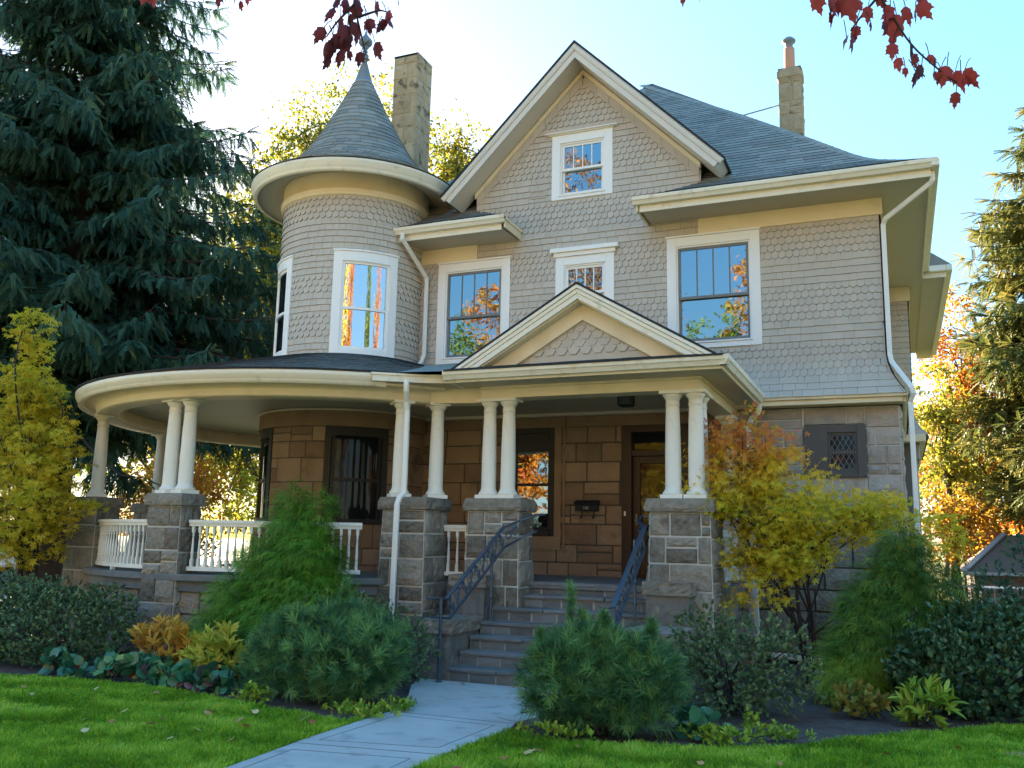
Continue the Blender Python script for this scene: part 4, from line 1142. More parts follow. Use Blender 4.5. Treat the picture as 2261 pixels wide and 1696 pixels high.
# ------------------------------------------------------------------ wrought iron handrails
def smooth_path(pts, n=8):
    P_ = [np.array(p, float) for p in pts]; P_ = [2*P_[0]-P_[1]] + P_ + [2*P_[-1]-P_[-2]]; out = []
    for i in range(1, len(P_)-2):
        for k in range(n):
            t = k/n; a, b, c, d = P_[i-1:i+3]
            out.append(.5*((2*b) + (-a+c)*t + (2*a-5*b+4*c-d)*t*t + (-a+3*b-3*c+d)*t**3))
    out.append(P_[-2]); return out
def handrail(top, low, posts, label):
    root = thing('iron_handrail', label, 'handrail', posts[0][0], 'handrails beside the front steps')
    mb = MB(); mb.bar(top, .062, .03); mb.obj('top_rail', M['iron'], root, bevel=.004)
    mb = MB(); mb.bar(low, .034, .028); mb.obj('lower_rail', M['iron'], root)
    # scrolls between the rails, in the plane of the slope
    mb = MB()
    A, B = np.array(top[1], float), np.array(top[2], float); C_, D = np.array(low[1], float), np.array(low[2], float)
    n = 9
    for i in range(n):
        t0, t1 = (i+.08)/n, (i+.92)/n
        f = lambda s, h: (A + (B-A)*(t0+(t1-t0)*s))*h + (C_ + (D-C_)*(t0+(t1-t0)*s))*(1-h)
        flip = i % 2
        g = lambda s, h: f(s, 1-h if flip else h)
        S_ = []
        for k in range(26):                               # an S with two spiral ends
            q = k/25
            if q < .4:
                th = (1 - q/.4)*2.6*pi; r = .05 + .19*(q/.4); S_.append(g(.27 + r*cos(th)*.9, .66 + r*sin(th)*1.0))
            elif q > .6:
                p_ = (q-.6)/.4; th = pi + p_*2.6*pi; r = .24 - .19*p_; S_.append(g(.73 + r*cos(th)*.9, .34 + r*sin(th)*1.0))
            else:
                p_ = (q-.4)/.2; S_.append(g(.51 - .02*p_, .66 - .32*p_))
        mb.tube(S_, .0105, 5)
        mb.tube([f(0, 1), f(0, 0)] if i % 3 == 0 else [f(0, 1), f(.02, .6)], .006, 5)
    A, B = np.array(top[2], float), np.array(top[3], float); C_, D = np.array(low[2], float), np.array(low[3], float)
    for c, s in ((.32, 1), (.68, -1)):
        S_ = []
        for k in range(20):
            th = k/19*2.8*pi; r = .3*(1 - .8*k/19); x = c + s*r*cos(th)*.9; h = .5 + r*sin(th)
            S_.append((A+(B-A)*x)*h + (C_+(D-C_)*x)*(1-h))
        mb.tube(S_, .011, 5)
    mb.obj('scrollwork', M['iron'], root)
    for b_, zt in posts:
        mb = MB(); x, y, z = b_
        mb.tube([(x, y, z), (x, y, zt)], .022, 8)
        mb.revolve([(.05, z), (.05, z+.012), (.02, z+.02)], (x, y), n=12); 
        h = zt - z
        for q in (.28, .52): mb.revolve([(.018, z+h*q-.035), (.03, z+h*q-.02), (.022, z+h*q-.008), (.032, z+h*q), (.022, z+h*q+.008), (.03, z+h*q+.02), (.018, z+h*q+.035)], (x, y), n=10)
        mb.obj('post', M['iron'], root)
    return root
handrail([(-5.78, 10.90, 1.045), (-5.50, 10.90, 1.045), (-5.24, 12.15, 2.00), (-5.00, 12.17, 2.10), (-4.86, 12.40, 2.18), (-4.80, 12.62, 2.20)],
         [(-5.72, 10.91, 0.80), (-5.46, 10.95, 0.80), (-5.22, 12.15, 1.72), (-4.98, 12.18, 1.85), (-4.84, 12.42, 1.96)],
         [((-5.56, 10.88, 0.0), 1.04), ((-5.36, 12.02, .70), 1.86)], 'blue-black iron handrail with scrollwork to the left of the steps, against the paired-column pier')
handrail([(-3.42, 10.92, 1.035), (-3.24, 10.90, 1.035), (-3.20, 12.26, 2.03), (-3.36, 12.55, 2.12), (-3.36, 12.72, 2.19), (-3.12, 12.74, 2.2)],
         [(-3.38, 10.93, 0.79), (-3.22, 10.93, 0.79), (-3.20, 12.28, 1.74), (-3.35, 12.54, 1.88), (-3.36, 12.7, 1.95)],
         [((-3.22, 10.90, 0.0), 1.03), ((-3.28, 12.05, .70), 1.86)], 'blue-black iron handrail with scrollwork to the right of the steps, behind the dwarf pine')

# ------------------------------------------------------------------ mailbox, lantern
mbx = thing('mailbox', 'small black wall mailbox with two paper hooks on the brown stone beside the door', 'mailbox', (-5.08, 15.55, 2.3))
mb = MB()
mb.prism_x([(15.575, 2.355), (15.44, 2.355), (15.435, 2.47), (15.575, 2.47)], -5.29, -4.88); mb.obj('body', M['black'], mbx, bevel=.008)
mb = MB(); mb.prism_x([(15.578, 2.471), (15.425, 2.471), (15.42, 2.50), (15.47, 2.535), (15.578, 2.555)], -5.305, -4.865); mb.obj('lid', M['black'], mbx, bevel=.006)
mb = MB()
for x in (-5.20, -4.98): mb.tube(smooth_path([(x, 15.56, 2.355), (x, 15.56, 2.27), (x, 15.53, 2.235), (x, 15.50, 2.245), (x, 15.49, 2.27)], 5), .009, 6)
mb.obj('paper_hook', M['black'], mbx)
cu = bpy.data.curves.new('number', 'FONT'); cu.body = '186'; cu.size = .075; cu.extrude = .002; cu.align_x = 'CENTER'
tmp = bpy.data.objects.new('number', cu); COL.objects.link(tmp)
tmp.location = (-5.085, 15.433, 2.385); tmp.rotation_euler = (radians(90), 0, 0)
bpy.context.view_layer.update(); dg = bpy.context.evaluated_depsgraph_get()
me = bpy.data.meshes.new_from_object(tmp.evaluated_get(dg)); me.transform(tmp.matrix_world); bpy.data.objects.remove(tmp)
me.materials.clear(); me.materials.append(M['lettering']); link('house_number', me, mbx)
lan = thing('ceiling_lantern', 'black square lantern with textured panes hanging under the porch ceiling', 'lantern', (-3.85, 13.7, 4.12))
mb = MB(); lx, ly = -3.83, 13.6
mb.hexa([(lx+a*.10, ly+b*.10, 4.05) for a, b in ((-1,-1),(1,-1),(1,1),(-1,1))], [(lx+a*.15, ly+b*.15, 4.125) for a, b in ((-1,-1),(1,-1),(1,1),(-1,1))])
for a in (-1, 1):
    for b in (-1, 1): mb.box(lx+a*.10-.01, lx+a*.10+.01, ly+b*.10-.01, ly+b*.10+.01, 3.93, 4.05)
mb.hexa([(lx+a*.085, ly+b*.085, 3.905) for a, b in ((-1,-1),(1,-1),(1,1),(-1,1))], [(lx+a*.115, ly+b*.115, 3.93) for a, b in ((-1,-1),(1,-1),(1,1),(-1,1))])
mb.obj('frame', M['black'], lan)
mb = MB(); mb.box(lx-.095, lx+.095, ly-.095, ly+.095, 3.931, 4.049); mb.obj('pane', glass('lantern_glass', .15, .4, dark=(.10, .10, .095)), lan)
# ------------------------------------------------------------------ leaf templates (unit length along +y)
T_OVAL = ([(0, 0, 0), (.22, .3, .05), (.24, .62, .04), (0, 1, -.06), (-.24, .62, .04), (-.22, .3, .05), (0, .5, -.03)],
          [(0, 1, 2, 6), (6, 2, 3, 4), (0, 6, 4, 5)])
T_LEAF = ([(0, 0, 0), (.3, .45, .06), (0, 1, -.05), (-.3, .45, .06)], [(0, 1, 2, 3)])
T_LANCE = ([(0, 0, 0), (.13, .35, .04), (.10, .7, .0), (0, 1, -.12), (-.10, .7, .0), (-.13, .35, .04)], [(0, 1, 2, 3), (0, 3, 4, 5)])
def star(lobes, wid):
    V = [(0, 0, 0)]; F = []
    for ang, L in lobes:
        a = radians(ang); d = np.array((sin(a), cos(a))); n = np.array((cos(a), -sin(a)))
        b = len(V); m1 = d*L*.5 + n*wid*L; m2 = d*L*.5 - n*wid*L; t = d*L
        V += [(m1[0], m1[1], .03), (t[0], t[1], -.10*L), (m2[0], m2[1], .03)]
        F.append((0, b, b+1, b+2))
    return V, F
T_JMAPLE = star([(0, 1), (48, .9), (-48, .9), (95, .62), (-95, .62)], .14)
def maple_blade():
    half = [(0.0, 1.0), (.06, .82), (.15, .74), (.13, .62), (.24, .56), (.38, .60), (.33, .46), (.36, .34), (.30, .24), (.34, .10), (.20, .03), (.08, -.04), (0.0, 0.0)]
    out = half + [(-x, y) for x, y in half[-2:0:-1]]
    V = [(0, .34, .03)] + [(x, y, -.12*abs(x)**1.3 - .07*y*y) for x, y in out]
    n = len(out)
    return V, [(0, i+1, (i+1) % n + 1) for i in range(n)]
T_MAPLE = maple_blade()

def rand_unit(n):
    v = RNG.normal(size=(n, 3)); return unit(v)

def ellips(n, c, r, lo=0.0, hi=1.0, p=1/3.):
    u = rand_unit(n); k = RNG.uniform(lo**(1/p), hi**(1/p), n)**p
    return np.array(c) + u*k[:, None]*np.array(r)

# ------------------------------------------------------------------ broad-leaved tree
def leafy_tree(name, label, cat, base, top, lobes, nleaf, lsize, leafmat, trunk_r=.2, group=None, limbs=7, subs=9, spread=.55, tmpl=T_LEAF, bark='bark', droop=.3, trunk_top=None, tone_shift=None, seed=1, twigs=True, flat=0.0, lean=(0, 0), parent_parts=('trunk', 'branches', 'foliage'), multi=1):
    """lobes: list of (centre, radii, weight)"""
    global RNG
    keep = RNG; RNG = np.random.default_rng(seed)
    root = thing(name, label, cat, base, group)
    base = np.array(base, float)
    mbt = MB(); mbb = MB()
    wts = np.array([l[2] for l in lobes], float); wts /= wts.sum()
    tt = np.array(trunk_top if trunk_top is not None else (base[0] + lean[0], base[1] + lean[1], base[2] + (top - base[2])*.6), float)
    trunks = []
    for m in range(multi):
        off = np.array((cos(m*2.4), sin(m*2.4), 0))*trunk_r*1.2*(multi > 1); e = tt + off*4*(multi > 1)
        tp = [base + off + (e - base - off)*t + np.array((sin(t*5 + m)*trunk_r*.5, cos(t*4 + m)*trunk_r*.5, 0))*(t > 0) for t in np.linspace(0, 1, 8)]
        mbt.tube(tp, [trunk_r*(1.25 - .95*t) if t > 0 else trunk_r*1.6 for t in np.linspace(0, 1, 8)], 9); trunks.append(tp)
    ends = []
    for i in range(limbs):
        li = RNG.choice(len(lobes), p=wts); c, r, _ = lobes[li]; c = np.array(c); r = np.array(r)
        tp = trunks[i % multi]
        s = tp[int(RNG.integers(3, 8))]
        e = c + rand_unit(1)[0]*r*RNG.uniform(.25, .7)
        mid = (s + e)/2 + np.array((0, 0, abs(e-s).sum()*.08)) + RNG.normal(size=3)*.08*np.linalg.norm(e-s)
        path = smooth_path([s, mid, e], 6)
        L = np.linalg.norm(e-s); r0 = trunk_r*.42
        mbb.tube(path, list(np.linspace(r0, r0*.3, len(path))), 6)
        for k in range(subs):
            q = path[int(RNG.integers(len(path)//3, len(path)))]
            d = c + rand_unit(1)[0]*r*RNG.uniform(.75, 1.02) - q
            dl = np.linalg.norm(d); d = d/dl*min(dl, max(r)*.9)
            e2 = q + d; m2 = (q + e2)/2 + RNG.normal(size=3)*.07*dl + np.array((0, 0, .06*dl))
            sp = smooth_path([q, m2, e2], 4)
            mbb.tube(sp, list(np.linspace(r0*.32, r0*.1, len(sp))), 4, caps=False)
            for t in (0.35, .6, .8, 1.0): ends.append(sp[min(len(sp)-1, int(t*(len(sp)-1)))])
    mbt.obj(parent_parts[0], M[bark], root)
    mbb.obj(parent_parts[1], M[bark], root)
    ends = np.array(ends)
    # extra clumps spread over the lobes so the outline is uneven but full
    nx = max(6, len(ends)//2)
    ex = np.concatenate([ellips(max(1, int(nx*w)), l[0], l[1], .55, 1.0) for l, w in zip(lobes, wts)])
    cent = np.concatenate([ends, ex])
    which = RNG.integers(0, len(cent), nleaf)
    crad = RNG.uniform(.35, 1.0, len(cent))*spread
    pos = cent[which] + rand_unit(nleaf)*(RNG.random(nleaf)**.5*crad[which])[:, None]*np.array((1, 1, .75 - .45*flat))
    nrm = unit(rand_unit(nleaf)*(1 - .5*flat) + np.array((0, 0, .55 + flat)))
    ax = unit(rand_unit(nleaf) + np.array((0, 0, -droop)))
    ctone = RNG.random(len(cent))
    tone = np.clip(.6*ctone[which] + .4*RNG.random(nleaf), 0, 1)
    if tone_shift is not None: tone = np.clip(tone_shift(pos, tone), 0, 1)
    scatter(parent_parts[2], *tmpl, pos, ax, nrm, lsize*RNG.uniform(.7, 1.25, nleaf), tone, leafmat, root)
    RNG = keep
    return root

# ------------------------------------------------------------------ conifers
def spray(n=14, w=.10, l=.13, droop=.3):
    """a needle-clad twig of unit length along +y, drooping a little"""
    V = []; F = []
    for i in range(n):
        y = (i+.3)/n; z = -droop*y*y; s = 1 - .45*y
        for sd in (-1, 1, 0):
            b = len(V)
            if sd: V += [(0, y-.03, z), (sd*w*s*.55, y+l*.3, z+.03), (sd*w*s, y+l, z - .02), (sd*w*.15, y+l*.45, z)]
            else: V += [(-.02, y-.03, z), (0, y+l*.35, z+w*.35*s), (.0, y+l, z+w*.6*s), (.02, y+l*.3, z)]
            F.append((b, b+1, b+2, b+3))
    return V, F
T_SPRAY = spray()
T_SPRAY2 = spray(7, .16, .24, .1)

def conifer(name, label, base, H, prof, leafmat, zmin, whorl=.55, per=7, seed=3, twig=.55, hang=.7, up=.25, trunk_r=.35, tone_shift=None, dens=1.0, tmpl=T_SPRAY, droop_br=.22, group=None, zcut=1e9, twig_step=.16):
    global RNG
    keep = RNG; RNG = np.random.default_rng(seed)
    root = thing(name, label, 'tree', base, group)
    base = np.array(base, float)
    mt = MB(); mt.tube([base + (0, 0, H*t) for t in np.linspace(0, 1, 10)], [trunk_r*(1.15-t*1.1) + .02 for t in np.linspace(0, 1, 10)], 10); mt.obj('trunk', M['bark_red'], root)
    br = MB(); pos = []; ax = []; nr = []; sc = []; tn = []
    z = zmin
    while z < H - .3:
        L0 = prof(z)
        for i in range(per if z < zcut else 3):
            a = RNG.random()*2*pi; L = L0*RNG.uniform(.55, 1.12)
            if L < .2: continue
            d = np.array((cos(a), sin(a), 0)); sd = np.array((-sin(a), cos(a), 0))
            zz = z + RNG.uniform(-.5, .5)*whorl
            rise = RNG.uniform(-.05, .12)*L
            n = max(6, int(L/twig_step)); P_ = []
            for k in range(n+1):
                t = k/n
                P_.append(base + d*L*t + np.array((0, 0, zz + rise*t - droop_br*L*t*t*1.3 + up*L*max(0, t-.6)**2*2.2)))
            br.tube(P_[::max(1, n//6)] , [ .012 + .05*L/6*(1-q) for q in np.linspace(0, 1, len(P_[::max(1, n//6)]))], 5, caps=False, mi=0)
            bt = RNG.random()
            for k in range(1, n+1):
                t = k/n
                if t < .18 or RNG.random() > dens: continue
                for s in (-1, 1):
                    for rep in range(2):
                        wl = twig*(1.0 - .45*t)*RNG.uniform(.6, 1.25)*min(1, L/3 + .35)
                        out = unit(d*RNG.uniform(.3, .8) + sd*s*RNG.uniform(.3, 1.0) + np.array((0, 0, -hang*RNG.uniform(.3, 1.5))))
                        pos.append(P_[k] + (P_[k]-P_[k-1])*RNG.random()); ax.append(out); nr.append((0, 0, 1) + RNG.normal(size=3)*.25)
                        sc.append(wl); tn.append(.5*bt + .5*RNG.random())
            pos.append(P_[-1]); ax.append(unit(P_[-1]-P_[-2])); nr.append((0, 0, 1)); sc.append(twig*.7); tn.append(bt)
        z += whorl*RNG.uniform(.7, 1.3)
    br.obj('branches', M['bark_red'], root)
    pos = np.array(pos); tn = np.array(tn)
    if tone_shift is not None: tn = tone_shift(pos, tn)
    scatter('needles', *tmpl, pos, np.array(ax), np.array(nr), np.array(sc), np.clip(tn, 0, 1), leafmat, root)
    RNG = keep
    return root

def twig5():
    V = []; F = []
    for i in range(5):
        y = (i+.1)/5; z = -.22*y*y; s = 1 - .5*y
        for sd in (-1, 1):
            b = len(V); w = .15*s
            V += [(0, y-.05, z), (sd*w*.8, y+.10, z+.04), (sd*w, y+.27, z-.03), (sd*.02, y+.2, z)]
            F.append((b, b+1, b+2, b+3))
    return V, F
T_TWIG = twig5()

def spruce(name, label, base, H, prof, leafmat, zmin, whorl=.36, per=10, seed=3, sec_step=.36, tw_step=.11, tl=.40, hang=1.0, trunk_r=.4, tone_shift=None, droop_br=.2, up=.35, ztop=99):
    global RNG
    keep = RNG; RNG = np.random.default_rng(seed)
    root = thing(name, label, 'tree', base)
    base = np.array(base, float)
    mt = MB(); mt.tube([base + (0, 0, H*t) for t in np.linspace(0, 1, 10)], [trunk_r*(1.15-t*1.1) + .02 for t in np.linspace(0, 1, 10)], 10); mt.obj('trunk', M['bark_red'], root)
    br = MB(); PO, AX, SC_, TN = [], [], [], []
    z = zmin
    while z < H - .3:
        L0 = prof(z)
        for i in range(per if z < ztop else 4):
            a = RNG.random()*2*pi; L = L0*RNG.uniform(.5, 1.12)
            if L < .25: continue
            d = np.array((cos(a), sin(a), 0)); sd = np.array((-sin(a), cos(a), 0)); zz = z + RNG.uniform(-.6, .6)*whorl
            rise = RNG.uniform(-.10, .16)*L; side = RNG.uniform(-.12, .12)*L
            f = lambda t: base + d*L*t + sd*side*t*t + np.array((0, 0, zz + rise*t - droop_br*L*t*t*1.3 + up*L*max(0, t-.6)**2*2.2))
            P_ = [f(t) for t in np.linspace(0, 1, 7)]
            br.tube(P_, [.012 + .05*L/6*(1-q) for q in np.linspace(0, 1, 7)], 5, caps=False)
            bt = RNG.random(); s0 = .05 + .1*RNG.random()
            n = max(3, int(L*(1-s0)/sec_step))
            for k in range(n):
                t = s0 + (1-s0)*(k + RNG.random()*.7)/n; o = f(t)
                for s in (-1, 1):
                    if RNG.random() < .10: continue
                    sl = (.25 + .85*(1-t))*min(1.2, L/4 + .3)*RNG.uniform(.6, 1.3)
                    sdir = unit(d*RNG.uniform(.5, 1.1) + sd*s*RNG.uniform(.5, 1.1)); m = max(2, int(sl/tw_step))
                    q = (np.arange(m) + RNG.random(m)*.6)/m
                    pts = o + sdir*(sl*q)[:, None] + np.array((0, 0, -1.0))*(sl*.55*q*q)[:, None]
                    for rep in range(2):
                        PO.append(pts + RNG.normal(size=(m, 3))*.025)
                        AX.append(unit(sdir*RNG.uniform(.1, .9, (m, 1)) + RNG.normal(size=(m, 3))*.28 + np.array((0, 0, -1.0))*hang*RNG.uniform(.25, 1.3, (m, 1))))
                        SC_.append(tl*RNG.uniform(.55, 1.2, m)); TN.append(np.clip(.45*bt + .3*RNG.random() + .25*RNG.random(m), 0, 1))
            tip = f(1.0); PO.append(np.array([tip]*3)); AX.append(unit(np.array([d]*3) + RNG.normal(size=(3, 3))*.3)); SC_.append(np.full(3, tl*.9)); TN.append(np.full(3, bt))
        z += whorl*RNG.uniform(.6, 1.4)
    br.obj('branches', M['bark_red'], root)
    PO = np.concatenate(PO); AX = np.concatenate(AX); SC_ = np.concatenate(SC_); TN = np.concatenate(TN)
    if tone_shift is not None: TN = tone_shift(PO, TN)
    print('twigs', name, len(PO))
    scatter('needles', *T_TWIG, PO, AX, np.array((0, 0, 1.0)) + RNG.normal(size=PO.shape)*.4, SC_, np.clip(TN, 0, 1), leafmat, root)
    RNG = keep
    return root

# ------------------------------------------------------------------ shrubs
def lobe_points(lobes, n, lo=.72, up_only=True):
    """points near the outer surface of a union of ellipsoids"""
    out = []; nor = []
    vol = np.array([l[1][0]*l[1][1] + l[1][0]*l[1][2] for l in lobes]); vol = vol/vol.sum()
    while len(out) < n:
        m = n
        li = RNG.choice(len(lobes), m, p=vol)
        C_ = np.array([lobes[i][0] for i in li]); R_ = np.array([lobes[i][1] for i in li])
        u = rand_unit(m)
        k = RNG.uniform(lo, 1.03, m)
        p = C_ + u*R_*k[:, None]
        ok = p[:, 2] > .02
        for j, l in enumerate(lobes):
            q = ((p - np.array(l[0]))/np.array(l[1])); ins_ = (q*q).sum(1) < (lo*.92)**2
            ok &= ~(ins_ & (li != j))
        out += list(p[ok]); nor += list(unit(u/R_)[ok])
    return np.array(out[:n]), np.array(nor[:n])

def rosette_shrub(name, label, cat, base, lobes, nros, per, lsize, leafmat, tmpl=T_OVAL, stems=10, seed=5, group=None, lo=.6, tilt=.75, tone=None, part='foliage', opening=.8, bark='twig', stem_r=.014):
    global RNG
    keep = RNG; RNG = np.random.default_rng(seed)
    root = thing(name, label, cat, base, group)
    p, nrm = lobe_points(lobes, nros, lo)
    ax0 = unit(nrm + np.array((0, 0, tilt)) + RNG.normal(size=nrm.shape)*.35)
    rep = np.repeat(np.arange(nros), per); n = len(rep)
    side = unit(np.cross(ax0[rep], rand_unit(n)))
    k = RNG.uniform(.25, 1.25, n)*opening
    ax = unit(ax0[rep] + side*k[:, None])
    nn = unit(ax0[rep] - side*.4 + RNG.normal(size=(n, 3))*.15)
    pos = p[rep] + ax0[rep]*RNG.uniform(-.5, .5, n)[:, None]*lsize*.8
    ct = RNG.random(nros)
    t = .55*ct[rep] + .45*RNG.random(n)
    if tone is not None: t = tone(pos, t)
    scatter(part, *tmpl, pos, ax, nn, lsize*RNG.uniform(.65, 1.2, n), np.clip(t, 0, 1), leafmat, root)
    mb = MB(); b = np.array(base, float)
    sel = RNG.integers(0, nros, stems)
    for i in sel:
        e = p[i]*.98 + b*.02; m = (b + e)/2 + np.array((0, 0, .12*np.linalg.norm(e-b))) + RNG.normal(size=3)*.05
        s0 = b + RNG.normal(size=3)*np.array((.12, .12, 0)); path = smooth_path([s0, m, e], 4)
        mb.tube(path, list(np.linspace(stem_r, stem_r*.3, len(path))), 5, caps=False)
    mb.obj('stems', M[bark], root)
    RNG = keep
    return root

T_ROUND = ([(0, 0, 0), (.30, .12, .05), (.46, .45, .06), (.34, .82, .02), (0, 1, -.05), (-.34, .82, .02), (-.46, .45, .06), (-.30, .12, .05), (0, .5, -.04)], [(0, 1, 2, 8), (8, 2, 3, 4), (0, 8, 6, 7), (8, 4, 5, 6)])
def needle_tuft(n=20, w=.022, seed=0):
    rg = np.random.default_rng(seed); V = []; F = []
    for i in range(n):
        a = rg.random()*2*pi; k = rg.uniform(.35, 1.7); y0 = rg.uniform(-.25, .25)
        d = np.array((cos(a)*k, 1.0, sin(a)*k)); d /= np.linalg.norm(d); L = rg.uniform(.75, 1.05)
        s = np.cross(d, rg.normal(size=3)); s /= np.linalg.norm(s); b = len(V); o = np.array((0, y0, 0))
        V += [tuple(o - s*w*.5), tuple(o + s*w*.5), tuple(o + d*L*.6 + s*w*.5), tuple(o + d*L)]
        F.append((b, b+1, b+2, b+3))
    return V, F
T_TUFT = needle_tuft(34, .034)

def pine_shrub(name, label, base, lobes, ntuft, size, leafmat, seed=6, group=None, spikes=(), tone=None):
    global RNG
    keep = RNG; RNG = np.random.default_rng(seed)
    root = thing(name, label, 'shrub', base, group)
    p, nrm = lobe_points(lobes, ntuft, .55)
    ax = unit(nrm*.8 + np.array((0, 0, .6)) + RNG.normal(size=nrm.shape)*.5)
    sc = size*RNG.uniform(.7, 1.2, ntuft)
    for (bx, by, bz, h) in spikes:
        m = 26; q = np.stack([np.full(m, bx), np.full(m, by), bz + np.linspace(-.3*h, h, m)], 1) + RNG.normal(size=(m, 3))*.012
        p = np.concatenate([p, q]); ax = np.concatenate([ax, unit(np.array((0, 0, 1.0)) + RNG.normal(size=(m, 3))*.35)]); sc = np.concatenate([sc, np.full(m, size*.75)])
    n = len(p); t = RNG.random(n)
    if tone is not None: t = tone(p, t)
    scatter('needles', *T_TUFT, p, ax, rand_unit(n), sc, t, leafmat, root)
    mb = MB(); b = np.array(base, float)
    for i in RNG.integers(0, ntuft, 34):
        e = p[i]; m = (b+e)/2 + RNG.normal(size=3)*.06; path = smooth_path([b + RNG.normal(size=3)*(.1, .1, 0), m, e], 4)
        mb.tube(path, list(np.linspace(.02, .006, len(path))), 5, caps=False)
    mb.obj('stems', M['bark_red'], root)
    RNG = keep
    return root

def thread(n=7, seed=0):
    """an arching thread-like spray with side threads, unit length along +y, tip hanging to -z"""
    rg = np.random.default_rng(seed); V = []; F = []
    def ribbon(P_, w):
        b = len(V)
        for i, p in enumerate(P_):
            k = w*(1 - .7*i/(len(P_)-1)); V.append((p[0]-k, p[1], p[2])); V.append((p[0]+k, p[1], p[2] + k*.6))
        for i in range(len(P_)-1): F.append((b+2*i, b+2*i+1, b+2*i+3, b+2*i+2))
    f = lambda t: np.array((.06*sin(3*t), t*.9 - .15*t*t, .30*t - .75*t*t))
    ribbon([f(t) for t in np.linspace(0, 1, 5)], .014)
    for i in range(n):
        t = .15 + .8*i/n; s = 1 if i % 2 else -1; o = f(t); L = rg.uniform(.22, .42)*(1.1 - .5*t)
        dx = s*rg.uniform(.4, .9); dz = rg.uniform(-.2, .3)
        ribbon([o + np.array((dx*L*q, L*q*.8, dz*L*q - .75*L*q*q)) for q in np.linspace(0, 1, 3)], .013)
    return V, F
T_THREAD = thread()

def thread_shrub(name, label, base, lobes, n, size, leafmat, seed=7, tone=None, cat='shrub', group=None, lo=.5):
    global RNG
    keep = RNG; RNG = np.random.default_rng(seed)
    root = thing(name, label, cat, base, group)
    p, nrm = lobe_points(lobes, n, lo)
    # gather in sprays: neighbours share a direction
    hz = nrm*np.array((1, 1, .35)) + RNG.normal(size=nrm.shape)*.35
    ax = unit(hz + np.array((0, 0, .15)))
    t = .5*np.mod(np.abs(np.sin(p[:, 0]*5.1)*3.3 + np.sin(p[:, 1]*4.3 + p[:, 2]*6.0)*2.7), 1) + .5*RNG.random(n)
    if tone is not None: t = tone(p, t)
    scatter('foliage', *T_THREAD, p, ax, np.array((0, 0, 1.0)) + RNG.normal(size=(n, 3))*.15, size*RNG.uniform(.6, 1.25, n), np.clip(t, 0, 1), leafmat, root)
    mb = MB(); b = np.array(base, float)
    for i in RNG.integers(0, n, 40):
        e = p[i]; m = (b+e)/2*np.array((1, 1, 1)) + np.array((0, 0, .1)); path = smooth_path([b, m, e], 4)
        mb.tube(path, list(np.linspace(.022, .005, len(path))), 5, caps=False)
    mb.obj('stems', M['bark_red'], root)
    RNG = keep
    return root
# ------------------------------------------------------------------ leaf colours
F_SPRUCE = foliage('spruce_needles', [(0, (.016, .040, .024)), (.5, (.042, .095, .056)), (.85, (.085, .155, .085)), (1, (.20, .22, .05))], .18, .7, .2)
F_YELLOW = foliage('pale_yellow_green_leaves', [(0, (.10, .13, .015)), (.45, (.20, .20, .022)), (.8, (.33, .28, .03)), (1, (.42, .22, .025))], .34)
F_GOLD = foliage('golden_maple_leaves', [(0, (.36, .33, .02)), (.5, (.68, .54, .035)), (1, (.85, .62, .06))], .5)
F_JMAPLE = foliage('green_gold_maple_leaves', [(0, (.42, .44, .03)), (.35, (.74, .58, .04)), (.6, (.86, .56, .045)), (.8, (.80, .33, .06)), (1, (.66, .16, .10))], .45)
F_ORANGE = foliage('orange_leaves', [(0, (.24, .16, .015)), (.4, (.42, .20, .015)), (.75, (.48, .14, .015)), (1, (.4, .06, .015))], .45)
F_GREENTREE = foliage('mid_green_leaves', [(0, (.04, .085, .012)), (1, (.16, .22, .03))], .45)
F_CONIFER = foliage('golden_green_needles', [(0, (.045, .07, .020)), (.5, (.11, .12, .028)), (1, (.24, .19, .04))], .25, .7, .2)
F_RHODO = foliage('dark_shrub_leaves', [(0, (.032, .072, .028)), (.6, (.068, .13, .05)), (1, (.16, .24, .09))], .12, .45, .4)
F_RHODO2 = foliage('blue_green_shrub_leaves', [(0, (.06, .10, .042)), (.6, (.115, .18, .075)), (1, (.24, .31, .12))], .15, .5, .35)
F_PALE = foliage('grey_green_leaves', [(0, (.08, .12, .05)), (.6, (.15, .21, .09)), (1, (.28, .33, .12))], .2, .5, .3)
F_PINE = foliage('pine_needles', [(0, (.024, .070, .028)), (.5, (.075, .19, .062)), (1, (.22, .38, .10))], .12, .5, .3)
F_THREAD = foliage('thread_cypress', [(0, (.022, .075, .008)), (.5, (.10, .25, .016)), (1, (.30, .48, .04))], .2, .55, .3)
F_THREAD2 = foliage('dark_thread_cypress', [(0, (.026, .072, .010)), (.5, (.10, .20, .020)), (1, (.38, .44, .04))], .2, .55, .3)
F_PEONY = foliage('amber_peony_leaves', [(0, (.50, .34, .04)), (.5, (.78, .42, .06)), (.85, (.80, .48, .10)), (1, (.62, .18, .06))], .35)
F_PEONY2 = foliage('yellow_green_peony_leaves', [(0, (.32, .34, .03)), (.6, (.58, .50, .06)), (1, (.76, .56, .10))], .35)
F_BERG = foliage('glossy_ground_leaves', [(0, (.025, .10, .05)), (.55, (.06, .20, .09)), (.8, (.20, .32, .06)), (.9, (.08, .06, .08)), (1, (.42, .07, .04))], .15, .3, .5)
F_IVY = foliage('yellow_green_ivy', [(0, (.09, .18, .02)), (.5, (.25, .36, .03)), (1, (.55, .54, .08))], .3)
F_RED = foliage('red_maple_leaves', [(0, (.05, .010, .012)), (.5, (.16, .020, .022)), (1, (.40, .05, .035))], .28, .5, .3)
F_DEADLEAF = foliage('fallen_leaf', [(0, (.26, .05, .03)), (.35, (.38, .15, .05)), (.7, (.48, .27, .11)), (1, (.58, .44, .22))], .1)
